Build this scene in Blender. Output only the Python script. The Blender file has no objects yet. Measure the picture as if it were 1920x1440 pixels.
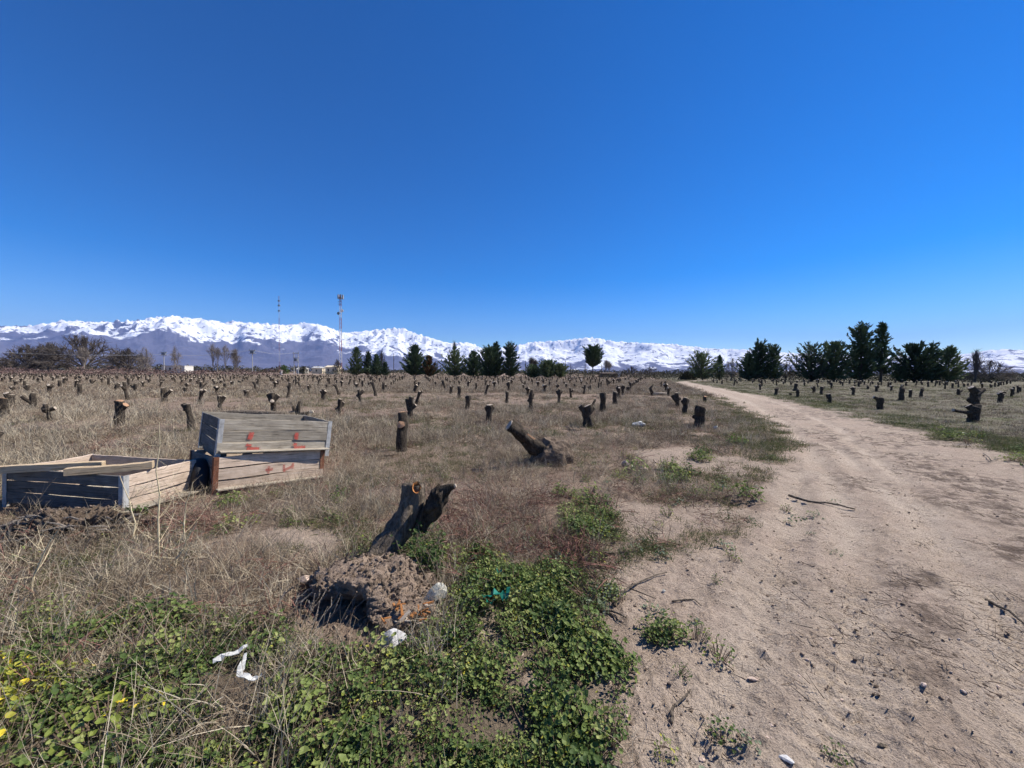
import bpy, bmesh, math, random
import numpy as np
from mathutils import Matrix, Vector

# ---------------------------------------------------------------- camera / sky / sun
sc = bpy.context.scene
C = sc.collection
FPX, CAM_H = 723.0, 1.5                       # focal length in photo pixels (1920 wide), eye height
PITCH, ROLL = math.atan(22 / FPX), math.radians(0.35)
cam_d = bpy.data.cameras.new('camera'); cam = bpy.data.objects.new('camera', cam_d); C.objects.link(cam)
cam_d.sensor_width = 36; cam_d.lens = 36 * FPX / 1920; cam_d.clip_start = 0.05; cam_d.clip_end = 120000
MC = Matrix.Rotation(math.pi / 2 - PITCH, 4, 'X') @ Matrix.Rotation(ROLL, 4, 'Z')
cam.matrix_world = Matrix.Translation((0, 0, CAM_H)) @ MC
sc.camera = cam

SUN_AZ, SUN_EL = math.radians(72), math.radians(49)      # azimuth measured to the right of the view direction (+Y)
sun_dir = Vector((math.sin(SUN_AZ) * math.cos(SUN_EL), math.cos(SUN_AZ) * math.cos(SUN_EL), math.sin(SUN_EL)))
w = bpy.data.worlds.new('World'); sc.world = w; w.use_nodes = True
wn = w.node_tree.nodes; wl = w.node_tree.links
bg = wn['Background']; sky = wn.new('ShaderNodeTexSky'); sky.sky_type = 'NISHITA'; sky.sun_disc = False
sky.sun_elevation = SUN_EL; sky.sun_rotation = SUN_AZ
sky.altitude = 1000; sky.air_density = 1.0; sky.dust_density = 0.05; sky.ozone_density = 3.0
hsv = wn.new('ShaderNodeHueSaturation'); hsv.inputs['Saturation'].default_value = 1.38
hsv.inputs['Hue'].default_value = 0.506
gam = wn.new('ShaderNodeGamma'); gam.inputs['Gamma'].default_value = 1.25
wl.new(sky.outputs[0], gam.inputs['Color']); wl.new(gam.outputs[0], hsv.inputs['Color']); wl.new(hsv.outputs[0], bg.inputs['Color'])
bg.inputs['Strength'].default_value = 0.062
sl = bpy.data.lights.new('sun', 'SUN'); sl.energy = 5.0; sl.angle = math.radians(0.53); sl.color = (1, 0.945, 0.86)
sun = bpy.data.objects.new('sun', sl); C.objects.link(sun)
sun.rotation_euler = sun_dir.to_track_quat('Z', 'Y').to_euler(); sun.location = (40, 10, 60)
sc.view_settings.view_transform = 'Standard'; sc.view_settings.look = 'None'
sc.view_settings.exposure = 0.68; sc.view_settings.gamma = 1.0; sc.view_settings.use_curve_mapping = False
sc.cycles.use_denoising = True
sc.cycles.use_light_tree = False
sc.cycles.max_bounces = 4; sc.cycles.diffuse_bounces = 2; sc.cycles.glossy_bounces = 2
sc.cycles.transmission_bounces = 3; sc.cycles.transparent_max_bounces = 8; sc.cycles.volume_bounces = 0

rnd = random.Random(7)
rng = np.random.default_rng(11)

# ---------------------------------------------------------------- photo pixel -> place
M3 = np.array(MC.to_3x3())
def ray(px, py):
    return M3 @ np.array([(px - 960) / FPX, -(py - 720) / FPX, -1.0])
def gp(px, py, z=0.0):
    d = ray(px, py); t = (z - CAM_H) / d[2]
    return np.array([0, 0, CAM_H]) + d * t
def at(px, py, Y):                                     # point seen at a pixel, Y metres in front
    d = ray(px, py); return np.array([0, 0, CAM_H]) + d * (Y / d[1])

# ---------------------------------------------------------------- noise
def _h(i, j, s):
    n = (i.astype(np.int64) * 374761393 + j.astype(np.int64) * 668265263 + s * 1442695041) & 0x7fffffff
    n = ((n ^ (n >> 13)) * 1274126177) & 0x7fffffff
    return ((n ^ (n >> 16)) & 0xffff) / 65535.0
def vn(x, y, s=0):
    x = np.asarray(x, float); y = np.asarray(y, float)
    i = np.floor(x); j = np.floor(y); fx = x - i; fy = y - j
    fx = fx * fx * (3 - 2 * fx); fy = fy * fy * (3 - 2 * fy); i = i.astype(np.int64); j = j.astype(np.int64)
    a = _h(i, j, s); b = _h(i + 1, j, s); c = _h(i, j + 1, s); d = _h(i + 1, j + 1, s)
    return (a + (b - a) * fx) * (1 - fy) + (c + (d - c) * fx) * fy
def fbm(x, y, o=4, s=0):
    t = 0; a = 0.5; n = 0
    for k in range(o):
        t = t + a * vn(np.asarray(x) * 2 ** k + 17.3 * k, np.asarray(y) * 2 ** k + 9.1 * k, s + k); n += a; a *= 0.5
    return t / n
def ridged(x, y, o=5, s=0):
    t = 0; a = 0.5; n = 0; wgt = 1
    for k in range(o):
        v = 1 - np.abs(2 * vn(x * 2 ** k + 31.7 * k, y * 2 ** k + 7.9 * k, s + k) - 1); v = v * v
        t = t + a * v * wgt; wgt = np.clip(v * 1.6, 0, 1); n += a; a *= 0.5
    return t / n
def sst(a, b, x):
    t = np.clip((x - a) / (b - a), 0, 1); return t * t * (3 - 2 * t)

def seg_dist(X, Y, pts, closed=False):
    """distance to a polyline and the arc length of the nearest point"""
    best = np.full(X.shape, 1e9); arc = np.zeros(X.shape); acc = 0.0
    P = list(pts) + ([pts[0]] if closed else [])
    for (x0, y0), (x1, y1) in zip(P[:-1], P[1:]):
        dx, dy = x1 - x0, y1 - y0; L = math.hypot(dx, dy) + 1e-9
        t = np.clip(((X - x0) * dx + (Y - y0) * dy) / (L * L), 0, 1)
        d = np.hypot(X - x0 - t * dx, Y - y0 - t * dy); m = d < best
        best = np.where(m, d, best); arc = np.where(m, acc + t * L, arc); acc += L
    return best, arc
def inside(X, Y, P):
    c = np.zeros(X.shape, bool); n = len(P)
    for k in range(n):
        x0, y0 = P[k]; x1, y1 = P[(k + 1) % n]
        if y0 == y1: continue
        c ^= ((y0 > Y) != (y1 > Y)) & (X < (x1 - x0) * (Y - y0) / (y1 - y0) + x0)
    return c
def sdist(X, Y, P):                                     # > 0 inside
    d, _ = seg_dist(X, Y, P, True); return np.where(inside(X, Y, P), d, -d)
def wpoly(pix): return [tuple(gp(a, b)[:2]) for a, b in pix]

# ---------------------------------------------------------------- layout of the place
ROAD_L = [(1262, 716.5), (1300, 729), (1345, 746), (1390, 763), (1440, 788), (1474, 813), (1488, 838), (1470, 860), (1425, 882), (1400, 905), (1420, 940),
          (1370, 985), (1290, 1008), (1205, 1028), (1150, 1048), (1095, 1075), (1105, 1120), (1128, 1170), (1168, 1215), (1150, 1290), (1152, 1350), (1150, 1440), (1140, 1750)]
ROAD_R = [(1286, 715.5), (1330, 724), (1400, 737), (1470, 750), (1530, 763), (1590, 777), (1650, 791), (1720, 809), (1790, 827), (1850, 842), (1920, 858), (2150, 905), (2600, 1000)]
far_l, far_r = gp(*ROAD_L[0])[:2], gp(*ROAD_R[0])[:2]
road_poly = wpoly(ROAD_L) + [(8, -3), (30, -3)] + wpoly(ROAD_R[::-1]) + [(far_r[0] + 20, far_r[1] + 22), (far_l[0] + 16, far_l[1] + 23)]
RUTS = [wpoly(p) for p in (
    [(1272, 717), (1330, 731), (1400, 752), (1480, 795), (1530, 860), (1585, 950), (1612, 1050), (1602, 1180), (1560, 1440), (1520, 1800)],
    [(1280, 716), (1370, 734), (1470, 758), (1570, 800), (1680, 890), (1800, 1030), (1920, 1180), (2100, 1440)],
    [(1500, 880), (1478, 990), (1425, 1150), (1335, 1350), (1280, 1550)],
    [(1560, 830), (1700, 950), (1850, 1150), (1990, 1440)])]
BARE = [wpoly(p) for p in (
    [(470, 1000), (560, 985), (665, 1000), (650, 1055), (540, 1042)],
    [(880, 1150), (930, 1160), (945, 1230), (890, 1240)],
    [(20, 1330), (120, 1320), (130, 1400), (40, 1430)], [(960, 1260), (1010, 1260), (1030, 1330), (975, 1350)],
    [(1180, 845), (1290, 835), (1440, 870), (1400, 905), (1300, 880), (1220, 870)],
    [(1180, 940), (1300, 940), (1420, 945), (1370, 985), (1200, 1030), (1130, 1040)],
    [(540, 1200), (590, 1130), (620, 1190), (590, 1240)])]
# low leafy plants: (pixel outline, density)
GREEN = [(wpoly(p), d) for p, d in (
    ([(540, 1285), (585, 1225), (650, 1195), (705, 1212), (765, 1222), (828, 1178), (850, 1100), (838, 1045), (900, 1020), (960, 1056), (1050, 1058), (1090, 1078), (1112, 1130),
      (1128, 1180), (1162, 1215), (1148, 1260), (1148, 1310), (1145, 1440), (1140, 1700), (150, 1700), (230, 1440), (330, 1400), (480, 1345)], 1.0),
    ([(740, 1000), (790, 985), (835, 1015), (835, 1065), (805, 1092), (735, 1092), (725, 1050)], 1.0),
    ([(1040, 925), (1090, 912), (1135, 940), (1150, 985), (1192, 1012), (1150, 1028), (1090, 1018), (1050, 985)], 0.9),
    ([(1222, 878), (1260, 872), (1302, 888), (1290, 906), (1230, 905)], 1.0),
    ([(1308, 905), (1350, 900), (1416, 918), (1412, 936), (1360, 932), (1315, 925)], 1.0),
    ([(1285, 848), (1330, 845), (1350, 862), (1330, 874), (1295, 868)], 0.7),
    ([(1195, 1160), (1225, 1150), (1290, 1165), (1285, 1205), (1240, 1222), (1200, 1205)], 1.0),
    ([(1195, 1240), (1225, 1232), (1258, 1250), (1245, 1275), (1205, 1268)], 0.7),
    ([(1100, 1105), (1140, 1095), (1172, 1115), (1150, 1138), (1105, 1135)], 0.8),
    ([(0, 1300), (90, 1270), (200, 1310), (240, 1400), (200, 1500), (-100, 1500)], 0.75),
    ([(170, 1180), (300, 1150), (480, 1160), (540, 1240), (480, 1330), (330, 1390), (230, 1330)], 0.75), ([(-80, 1150), (200, 1140), (420, 1130), (560, 1190), (480, 1330), (200, 1420), (-80, 1440)], 0.48), ([(-200, 1390), (340, 1380), (340, 1750), (-300, 1750)], 0.75),
    ([(-60, 1150), (60, 1160), (60, 1260), (-60, 1280)], 0.5),
    ([(235, 940), (275, 935), (290, 985), (240, 1010)], 0.6), ([(0, 985), (55, 975), (60, 1030), (0, 1050)], 0.8),
    ([(400, 940), (480, 925), (500, 985), (420, 995)], 0.5), ([(525, 965), (590, 955), (590, 995), (530, 998)], 0.55),
    ([(590, 930), (660, 925), (680, 985), (610, 990)], 0.3),
    ([(1140, 875), (1200, 870), (1215, 905), (1140, 905)], 0.4), ([(1365, 828), (1420, 826), (1425, 842), (1370, 842)], 0.45),
    ([(1760, 812), (1850, 822), (1850, 836), (1770, 826)], 0.7), ([(1880, 835), (1960, 850), (1960, 880), (1900, 865)], 0.5),
    ([(1560, 770), (1640, 785), (1700, 800), (1640, 792), (1560, 778)], 0.4),
    ([(640, 1010), (700, 1010), (690, 1060), (650, 1060)], 0.35))]

def hz(X, Y):
    X = np.asarray(X, float); Y = np.asarray(Y, float); sh = X.shape; X = X.ravel(); Y = Y.ravel()
    r = np.hypot(X, Y)
    z = (fbm(X * 0.35, Y * 0.35, 3, 3) - 0.5) * 0.10 * sst(1.5, 6, r) * (1 - sst(80, 140, r))
    near = 1 - sst(14, 30, r)
    idx = np.where(near > 0)[0]
    if len(idx):
        x, y = X[idx], Y[idx]; nr = near[idx]
        sd = sdist(x, y, road_poly); rd = sst(-0.25, 0.3, sd)
        zz = (fbm(x * 3.1, y * 3.1, 3, 21) - 0.5) * 0.035
        zz += (fbm(x * 14, y * 14, 3, 33) - 0.5) * 0.026 * (1 - 0.55 * rd)
        cl = ridged(x * 9, y * 9, 3, 41); zz += np.clip(cl - 0.45, 0, 1) * 0.042 * (0.4 + rd * fbm(x * 1.1, y * 1.1, 2, 5) * 1.3)
        zz -= rd * 0.03
        for k, rt in enumerate(RUTS):
            d, a = seg_dist(x, y, rt)
            wd = 0.13
            prof = np.exp(-(d / wd) ** 2)
            zz += -0.026 * prof + 0.011 * np.exp(-((d - 0.24) / 0.08) ** 2)
            zz += 0.008 * prof * np.sign(np.sin(a * 62 + np.where(d > 0.05, 1.6, 0))) * (0.3 + 0.7 * (vn(a * 0.8, a * 0, 8 + k) > 0.4))
        # settled ground below the fruit bins and the left heap of soil
        zz -= 0.09 * np.exp(-(((x + 2.9) / 0.7) ** 2 + ((y - 5.6) / 0.7) ** 2))
        z[idx] += zz * nr
    return z.reshape(sh)
def gz(x, y): return float(hz(np.array([x]), np.array([y]))[0])
def gpz(px, py):                                       # ground point under a pixel, with the relief
    p = gp(px, py)
    for _ in range(3): p = gp(px, py, gz(p[0], p[1]))
    return p
def masks(X, Y):
    r = np.hypot(X, Y)
    n = (fbm(X * 2.2, Y * 2.2, 4, 50) - 0.5)
    sd = sdist(X, Y, road_poly)
    road = sst(-0.16, 0.22, sd + n * 0.75 * np.clip(r / 8, 0.5, 2.5))
    for b in BARE: road = np.maximum(road, 0.8 * sst(-0.10, 0.15, sdist(X, Y, b) + n * 0.5))
    green = np.zeros_like(X)
    for p, d in GREEN:
        cx = np.mean([q[0] for q in p]); cy = np.mean([q[1] for q in p]); R = max(math.hypot(q[0] - cx, q[1] - cy) for q in p) + 1
        m = np.hypot(X - cx, Y - cy) < R
        if m.any(): green[m] = np.maximum(green[m], d * sst(-0.05, 0.10, sdist(X[m], Y[m], p) + n[m] * 0.38))
    green *= 1 - 0.9 * sst(0.5, 0.8, np.maximum.reduce([0.8 * sst(-0.1, 0.15, sdist(X, Y, b) + n * 0.5) for b in BARE[1:4] + BARE[6:]]))
    return road, green, sd

# ---------------------------------------------------------------- mesh helpers
def tag(o, label=None, cat=None, group=None, kind=None):
    if label: o['label'] = label
    if cat: o['category'] = cat
    if group: o['group'] = group
    if kind: o['kind'] = kind
    return o
def empty(name, loc, label, cat, group=None):
    o = bpy.data.objects.new(name, None); C.objects.link(o); o.location = loc; o.empty_display_size = 0.2
    return tag(o, label, cat, group)
class MB:
    def __init__(s): s.v = []; s.f = []; s.m = []
    def add(s, v, f, m=0):
        o = len(s.v); s.v += [tuple(p) for p in v]; s.f += [tuple(i + o for i in q) for q in f]; s.m += [m] * len(f)
    def box(s, a, b, m=0):
        (x0, y0, z0), (x1, y1, z1) = a, b
        s.add([(x0, y0, z0), (x1, y0, z0), (x1, y1, z0), (x0, y1, z0), (x0, y0, z1), (x1, y0, z1), (x1, y1, z1), (x0, y1, z1)],
              [(3, 2, 1, 0), (4, 5, 6, 7), (0, 1, 5, 4), (1, 2, 6, 5), (2, 3, 7, 6), (3, 0, 4, 7)], m)
    def tube(s, path, rad, n=8, m=0, cap=True, bumpy=0.0, seed=0, lobes=0.0, gnarl=0.0, rings=0, torn=0.0):
        """tube along a path of points; returns the last ring's centre, normal and radius"""
        P = [Vector(p) for p in path]; R = random.Random(seed); k = len(P)
        if rings > k:                                   # resample smoothly
            Q = []; rr = []
            for i in range(rings):
                f = i / (rings - 1) * (k - 1); j = min(k - 2, int(f)); t = f - j; p0, p1, p2, p3 = P[max(j - 1, 0)], P[j], P[j + 1], P[min(j + 2, k - 1)]
                Q.append(0.5 * ((2 * p1) + (p2 - p0) * t + (2 * p0 - 5 * p1 + 4 * p2 - p3) * t * t + (3 * p1 - p0 - 3 * p2 + p3) * t ** 3)); rr.append(rad[j] * (1 - t) + rad[j + 1] * t)
            P, rad, k = Q, rr, rings
        if gnarl:
            aa, hh = np.meshgrid(np.arange(n) / n * 2 * math.pi, np.arange(k)); Lk = sum((P[i + 1] - P[i]).length for i in range(k - 1)) / (k - 1)
            G = gnarl * ((fbm(np.cos(aa) * 1.3 + seed, np.sin(aa) * 1.3 + hh * Lk * 5, 3, seed) - .5) * 1.6 + (ridged(aa * 3.5 + hh * .12 + seed, hh * Lk * 3.0, 2, seed + 5) - .4) * .8)
        T = [(P[min(i + 1, k - 1)] - P[max(i - 1, 0)]).normalized() for i in range(k)]
        up = Vector((0, 0, 1)) if abs(T[0].z) < 0.9 else Vector((1, 0, 0))
        u = T[0].cross(up).normalized(); base = len(s.v); ph = R.random() * 6.28
        prof = [1 + R.uniform(-bumpy, bumpy) for _ in range(n)]
        for i in range(k):
            u = (u - T[i] * u.dot(T[i])).normalized(); vv = T[i].cross(u)
            for j in range(n):
                a = 2 * math.pi * j / n
                r = rad[i] * (prof[j] * 0.6 + 0.4 * (1 + R.uniform(-bumpy, bumpy))) * (1 + lobes * math.cos(3 * a + ph + i * 0.3)) * (1 + (float(G[i, j]) if gnarl else 0))
                s.v.append(tuple(P[i] + (u * math.cos(a) + vv * math.sin(a)) * r + (T[i] * torn * R.uniform(-1, 1) if torn and i >= k - 2 else T[i] * 0)))
        for i in range(k - 1):
            for j in range(n):
                a = base + i * n + j; b = base + i * n + (j + 1) % n
                s.f.append((a, b, b + n, a + n)); s.m.append(m)
        if cap:
            s.f.append(tuple(base + (k - 1) * n + j for j in range(n))); s.m.append(m)
            s.f.append(tuple(base + n - 1 - j for j in range(n))); s.m.append(m)
        ring = [Vector(s.v[base + (k - 1) * n + j]) for j in range(n)]
        return P[-1], T[-1], ring
    def mesh(s, name, mats, smooth=False):
        me = bpy.data.meshes.new(name); me.from_pydata(s.v, [], s.f)
        for m in (mats if isinstance(mats, (list, tuple)) else [mats]): me.materials.append(m)
        if any(s.m): me.polygons.foreach_set('material_index', s.m)
        if smooth: me.polygons.foreach_set('use_smooth', [True] * len(s.f))
        me.update(); return me
    def obj(s, name, mats, parent=None, smooth=False, loc=None):
        o = bpy.data.objects.new(name, s.mesh(name, mats, smooth)); C.objects.link(o)
        if parent is not None: o.parent = parent
        if loc is not None: o.location = loc
        return o

# ---------------------------------------------------------------- materials
def mat(name, rough=0.9):
    m = bpy.data.materials.new(name); m.use_nodes = True; b = m.node_tree.nodes['Principled BSDF']
    b.inputs['Roughness'].default_value = rough; b.inputs['Specular IOR Level'].default_value = 0.2
    return m, m.node_tree.nodes, m.node_tree.links, b
def node(n, t, **k):
    o = n.new(t)
    for a, v in k.items(): setattr(o, a, v)
    return o
def noise(n, l, vec, scale, detail=4, rough=0.6, dist=0.0):
    t = n.new('ShaderNodeTexNoise'); t.inputs['Scale'].default_value = scale; t.inputs['Detail'].default_value = detail
    t.inputs['Roughness'].default_value = rough; t.inputs['Distortion'].default_value = dist
    if vec is not None: l.new(vec, t.inputs['Vector'])
    return t.outputs['Fac']
def ramp(n, l, fac, stops, interp='LINEAR'):
    r = n.new('ShaderNodeValToRGB'); r.color_ramp.interpolation = interp; e = r.color_ramp.elements
    while len(e) < len(stops): e.new(0.5)
    for q, (p, c) in zip(e, stops):
        q.position = p; q.color = (c[0], c[1], c[2], 1) if not isinstance(c, (int, float)) else (c, c, c, 1)
    l.new(fac, r.inputs[0]); return r.outputs[0]
def mixc(n, l, f, a, b, mode='MIX'):
    x = n.new('ShaderNodeMix'); x.data_type = 'RGBA'; x.blend_type = mode
    for sock, v in ((x.inputs[0], f), (x.inputs[6], a), (x.inputs[7], b)):
        if isinstance(v, (int, float)): sock.default_value = v
        elif isinstance(v, (tuple, list)): sock.default_value = (*v, 1)
        else: l.new(v, sock)
    return x.outputs[2]
def mathn(n, l, op, a, b=0.0):
    x = n.new('ShaderNodeMath'); x.operation = op
    for sock, v in ((x.inputs[0], a), (x.inputs[1], b)):
        if isinstance(v, (int, float)): sock.default_value = v
        else: l.new(v, sock)
    return x.outputs[0]
def bump(n, l, b, h, strength, dist):
    x = n.new('ShaderNodeBump'); x.inputs['Strength'].default_value = strength; x.inputs['Distance'].default_value = dist
    l.new(h, x.inputs['Height']); l.new(x.outputs[0], b.inputs['Normal'])
def coord(n, which='Object'): return n.new('ShaderNodeTexCoord').outputs[which]
def attr(n, name, out='Fac'):
    a = n.new('ShaderNodeAttribute'); a.attribute_name = name; return a.outputs[out]

def m_ground():
    m, n, l, b = mat('soil_and_sand', 0.95)
    p = n.new('ShaderNodeNewGeometry').outputs['Position']
    road = attr(n, 'road'); grn = attr(n, 'green'); rgt = attr(n, 'meadow'); tilled = attr(n, 'litter')
    n1 = noise(n, l, p, 1.3, 5); n2 = noise(n, l, p, 14, 6, 0.7); n3 = noise(n, l, p, 90, 4, 0.7)
    sand = ramp(n, l, n2, [(0.25, (0.275, 0.215, 0.162)), (0.5, (0.365, 0.29, 0.222)), (0.75, (0.44, 0.357, 0.28))])
    sand = mixc(n, l, ramp(n, l, n1, [(0.35, 0), (0.7, 0.55)]), sand, (0.36, 0.268, 0.205))
    sand = mixc(n, l, mathn(n, l, 'MULTIPLY', attr(n, 'rut'), 0.75), sand, (0.42, 0.342, 0.268))
    grit = ramp(n, l, n3, [(0.33, 0.42), (0.47, 1.0), (0.72, 1.3)])
    sand = mixc(n, l, 1.0, sand, grit, 'MULTIPLY')
    dark = ramp(n, l, noise(n, l, p, 5.5, 7, 0.72), [(0.44, 0.0), (0.58, 1.0)])
    sand = mixc(n, l, mathn(n, l, 'MULTIPLY', dark, tilled), sand, (0.13, 0.095, 0.072))
    soil = ramp(n, l, n2, [(0.25, (0.125, 0.088, 0.064)), (0.5, (0.225, 0.165, 0.118)), (0.72, (0.335, 0.26, 0.185))])
    soil = mixc(n, l, ramp(n, l, noise(n, l, p, 0.5, 4), [(0.4, 0), (0.65, 0.7)]), soil, (0.19, 0.135, 0.105))
    soil = mixc(n, l, 0.8, soil, grit, 'MULTIPLY')
    mead = ramp(n, l, noise(n, l, p, 0.8, 6, 0.7), [(0.35, (0.10, 0.08, 0.056)), (0.55, (0.13, 0.115, 0.07)), (0.7, (0.095, 0.11, 0.048))])
    mead = mixc(n, l, 0.8, mead, grit, 'MULTIPLY')
    soil = mixc(n, l, rgt, soil, mead)
    soil = mixc(n, l, mathn(n, l, 'MULTIPLY', grn, 0.6), soil, (0.10, 0.085, 0.055))
    l.new(mixc(n, l, road, soil, sand), b.inputs['Base Color'])
    h = mathn(n, l, 'ADD', mathn(n, l, 'MULTIPLY', n2, 0.7), mathn(n, l, 'MULTIPLY', n3, 0.35))
    bump(n, l, b, h, 1.0, 0.05); return m
M_GROUND = m_ground()

def m_dirt(name, cols, scale=9, bs=0.03):
    m, n, l, b = mat(name, 0.97); p = n.new('ShaderNodeNewGeometry').outputs['Position']
    n1 = noise(n, l, p, scale, 6, 0.7); n2 = noise(n, l, p, scale * 7, 4, 0.7)
    c = ramp(n, l, n1, [(0.3, cols[0]), (0.5, cols[1]), (0.7, cols[2])])
    c = mixc(n, l, 1.0, c, ramp(n, l, n2, [(0.3, 0.55), (0.5, 1.0), (0.75, 1.25)]), 'MULTIPLY')
    l.new(c, b.inputs['Base Color']); bump(n, l, b, mathn(n, l, 'ADD', n1, n2), 0.9, bs); return m
M_MOUND = m_dirt('mound_soil', ((0.15, 0.108, 0.08), (0.27, 0.20, 0.148), (0.37, 0.285, 0.215)), 16, 0.018)
M_DARKSOIL = m_dirt('dark_soil', ((0.085, 0.06, 0.045), (0.17, 0.125, 0.09), (0.28, 0.215, 0.155)), 12)
M_STONE_W = m_dirt('pale_stone', ((0.52, 0.48, 0.38), (0.64, 0.60, 0.48), (0.74, 0.71, 0.60)), 14, 0.004)
M_STONE_G = m_dirt('grey_stone', ((0.36, 0.35, 0.34), (0.45, 0.44, 0.43), (0.56, 0.55, 0.53)), 14, 0.004)
M_STONE_P = m_dirt('pink_stone', ((0.40, 0.30, 0.24), (0.52, 0.40, 0.32), (0.60, 0.48, 0.39)), 14, 0.004)

def m_bark(name, c0, c1):
    m, n, l, b = mat(name, 0.95); p = coord(n)
    mp = n.new('ShaderNodeMapping'); mp.inputs['Scale'].default_value = (1, 1, 0.28); l.new(p, mp.inputs[0])
    a = noise(n, l, mp.outputs[0], 34, 5, 0.7, 0.6); a2 = noise(n, l, p, 9, 4)
    c = ramp(n, l, a, [(0.32, c0), (0.66, c1)]); c = mixc(n, l, ramp(n, l, a2, [(0.5, 0), (0.75, 0.6)]), c, (c1[0] * 1.5, c1[1] * 1.5, c1[2] * 1.45))
    l.new(c, b.inputs['Base Color']); bump(n, l, b, a, 1.0, 0.05); return m
M_BARK = m_bark('stump_bark', (0.014, 0.011, 0.009), (0.095, 0.075, 0.056))
M_BARK_G = m_bark('grey_bark', (0.05, 0.04, 0.03), (0.25, 0.20, 0.15))
M_TREEBARK = m_bark('tree_bark', (0.05, 0.042, 0.036), (0.13, 0.11, 0.095))
M_PALEBARK = m_bark('pale_twigs', (0.16, 0.135, 0.115), (0.28, 0.24, 0.20))
def m_cut(name, c0, c1):
    m, n, l, b = mat(name, 0.85); p = coord(n)
    a = noise(n, l, p, 26, 4, 0.65, 1.0)
    l.new(ramp(n, l, a, [(0.3, c0), (0.7, c1)]), b.inputs['Base Color']); bump(n, l, b, a, 0.5, 0.01); return m
M_CUT = m_cut('pale_cut_wood', (0.30, 0.235, 0.17), (0.55, 0.46, 0.36))
M_CUT_O = m_cut('orange_cut_wood', (0.26, 0.13, 0.07), (0.48, 0.30, 0.18))
M_ROT = m_cut('rotten_orange_wood', (0.16, 0.05, 0.018), (0.48, 0.22, 0.07))

def m_plank(name, c0, c1, c2):
    m, n, l, b = mat(name, 0.88); p = coord(n); r = n.new('ShaderNodeObjectInfo').outputs['Random']
    of = n.new('ShaderNodeVectorMath'); of.operation = 'ADD'; cb = n.new('ShaderNodeCombineXYZ'); l.new(mathn(n, l, 'MULTIPLY', r, 37.0), cb.inputs[2]); l.new(mathn(n, l, 'MULTIPLY', r, 11.0), cb.inputs[0])
    l.new(p, of.inputs[0]); l.new(cb.outputs[0], of.inputs[1])
    mp = n.new('ShaderNodeMapping'); mp.inputs['Scale'].default_value = (0.06, 1, 1); l.new(of.outputs[0], mp.inputs[0])
    g = noise(n, l, mp.outputs[0], 60, 6, 0.75, 0.4); st = noise(n, l, of.outputs[0], 5, 5, 0.65, 0.5)
    mp2 = n.new('ShaderNodeMapping'); mp2.inputs['Scale'].default_value = (0.02, 1, 1); l.new(of.outputs[0], mp2.inputs[0])
    crack = ramp(n, l, noise(n, l, mp2.outputs[0], 130, 3, 0.6), [(0.33, 0.35), (0.42, 1.0)])
    c = ramp(n, l, g, [(0.28, c0), (0.5, c1), (0.72, c2)])
    c = mixc(n, l, ramp(n, l, st, [(0.42, 0), (0.7, 0.62)]), c, (c0[0] * 0.75, c0[1] * 0.72, c0[2] * 0.70))
    c = mixc(n, l, 1.0, c, crack, 'MULTIPLY')
    c = mixc(n, l, 1.0, c, ramp(n, l, r, [(0, 0.8), (1, 1.12)]), 'MULTIPLY')
    l.new(c, b.inputs['Base Color']); bump(n, l, b, mathn(n, l, 'ADD', g, crack), 0.7, 0.006); return m
M_PLANK_G = m_plank('weathered_grey_plank', (0.25, 0.215, 0.165), (0.39, 0.34, 0.265), (0.50, 0.45, 0.365))
M_PLANK_T = m_plank('sun_bleached_tan_plank', (0.42, 0.32, 0.235), (0.58, 0.455, 0.35), (0.68, 0.57, 0.46))
M_PLANK_Y = m_plank('raw_yellow_timber', (0.44, 0.32, 0.19), (0.58, 0.44, 0.28), (0.68, 0.55, 0.38))
M_PLANK_SHADED = m_plank('shaded_dark_plank', (0.09, 0.086, 0.08), (0.155, 0.148, 0.135), (0.22, 0.21, 0.19))  # shade of the bins' left sides put into the board colour; skids share it

def m_flat(name, col, rough=0.6, metal=0.0, var=0.25, scale=20, spec=0.3):
    m, n, l, b = mat(name, rough); p = coord(n)
    a = noise(n, l, p, scale, 5, 0.65)
    l.new(ramp(n, l, a, [(0.3, tuple(c * (1 - var) for c in col)), (0.7, tuple(min(1, c * (1 + var)) for c in col))]), b.inputs['Base Color'])
    b.inputs['Metallic'].default_value = metal; b.inputs['Specular IOR Level'].default_value = spec
    bump(n, l, b, a, 0.25, 0.004); return m
M_GALV = m_flat('galvanised_steel', (0.37, 0.365, 0.35), 0.7, 0.0, 0.3)
M_RUST = m_flat('rusted_steel', (0.16, 0.065, 0.035), 0.85, 0.1, 0.4)
M_RUBBER = m_flat('black_rubber', (0.010, 0.011, 0.014), 0.62, 0, 0.3, 30, 0.35)
M_WHITEPL = m_flat('white_plastic', (0.50, 0.49, 0.45), 0.5, 0, 0.3, 60)
M_GREENPL = m_flat('green_plastic', (0.008, 0.13, 0.085), 0.35, 0, 0.3, 20, 0.5)
M_CONC = m_flat('pale_concrete', (0.40, 0.39, 0.37), 0.9)
M_WALL = m_flat('whitewashed_wall', (0.60, 0.57, 0.51), 0.9, 0, 0.08)
M_WALLY = m_flat('cream_wall', (0.66, 0.56, 0.40), 0.9, 0, 0.1)
M_ROOF = m_flat('dark_roof', (0.10, 0.075, 0.06), 0.9)
M_MASTR = m_flat('mast_red', (0.30, 0.12, 0.11), 0.6)
M_MASTW = m_flat('mast_white', (0.52, 0.52, 0.54), 0.6, 0, 0.05)
M_MASTD = m_flat('antenna_grey', (0.16, 0.18, 0.20), 0.6)
M_GLASS = m_flat('dark_pane', (0.03, 0.04, 0.05), 0.2, 0, 0.1, 5, 0.6)
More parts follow.
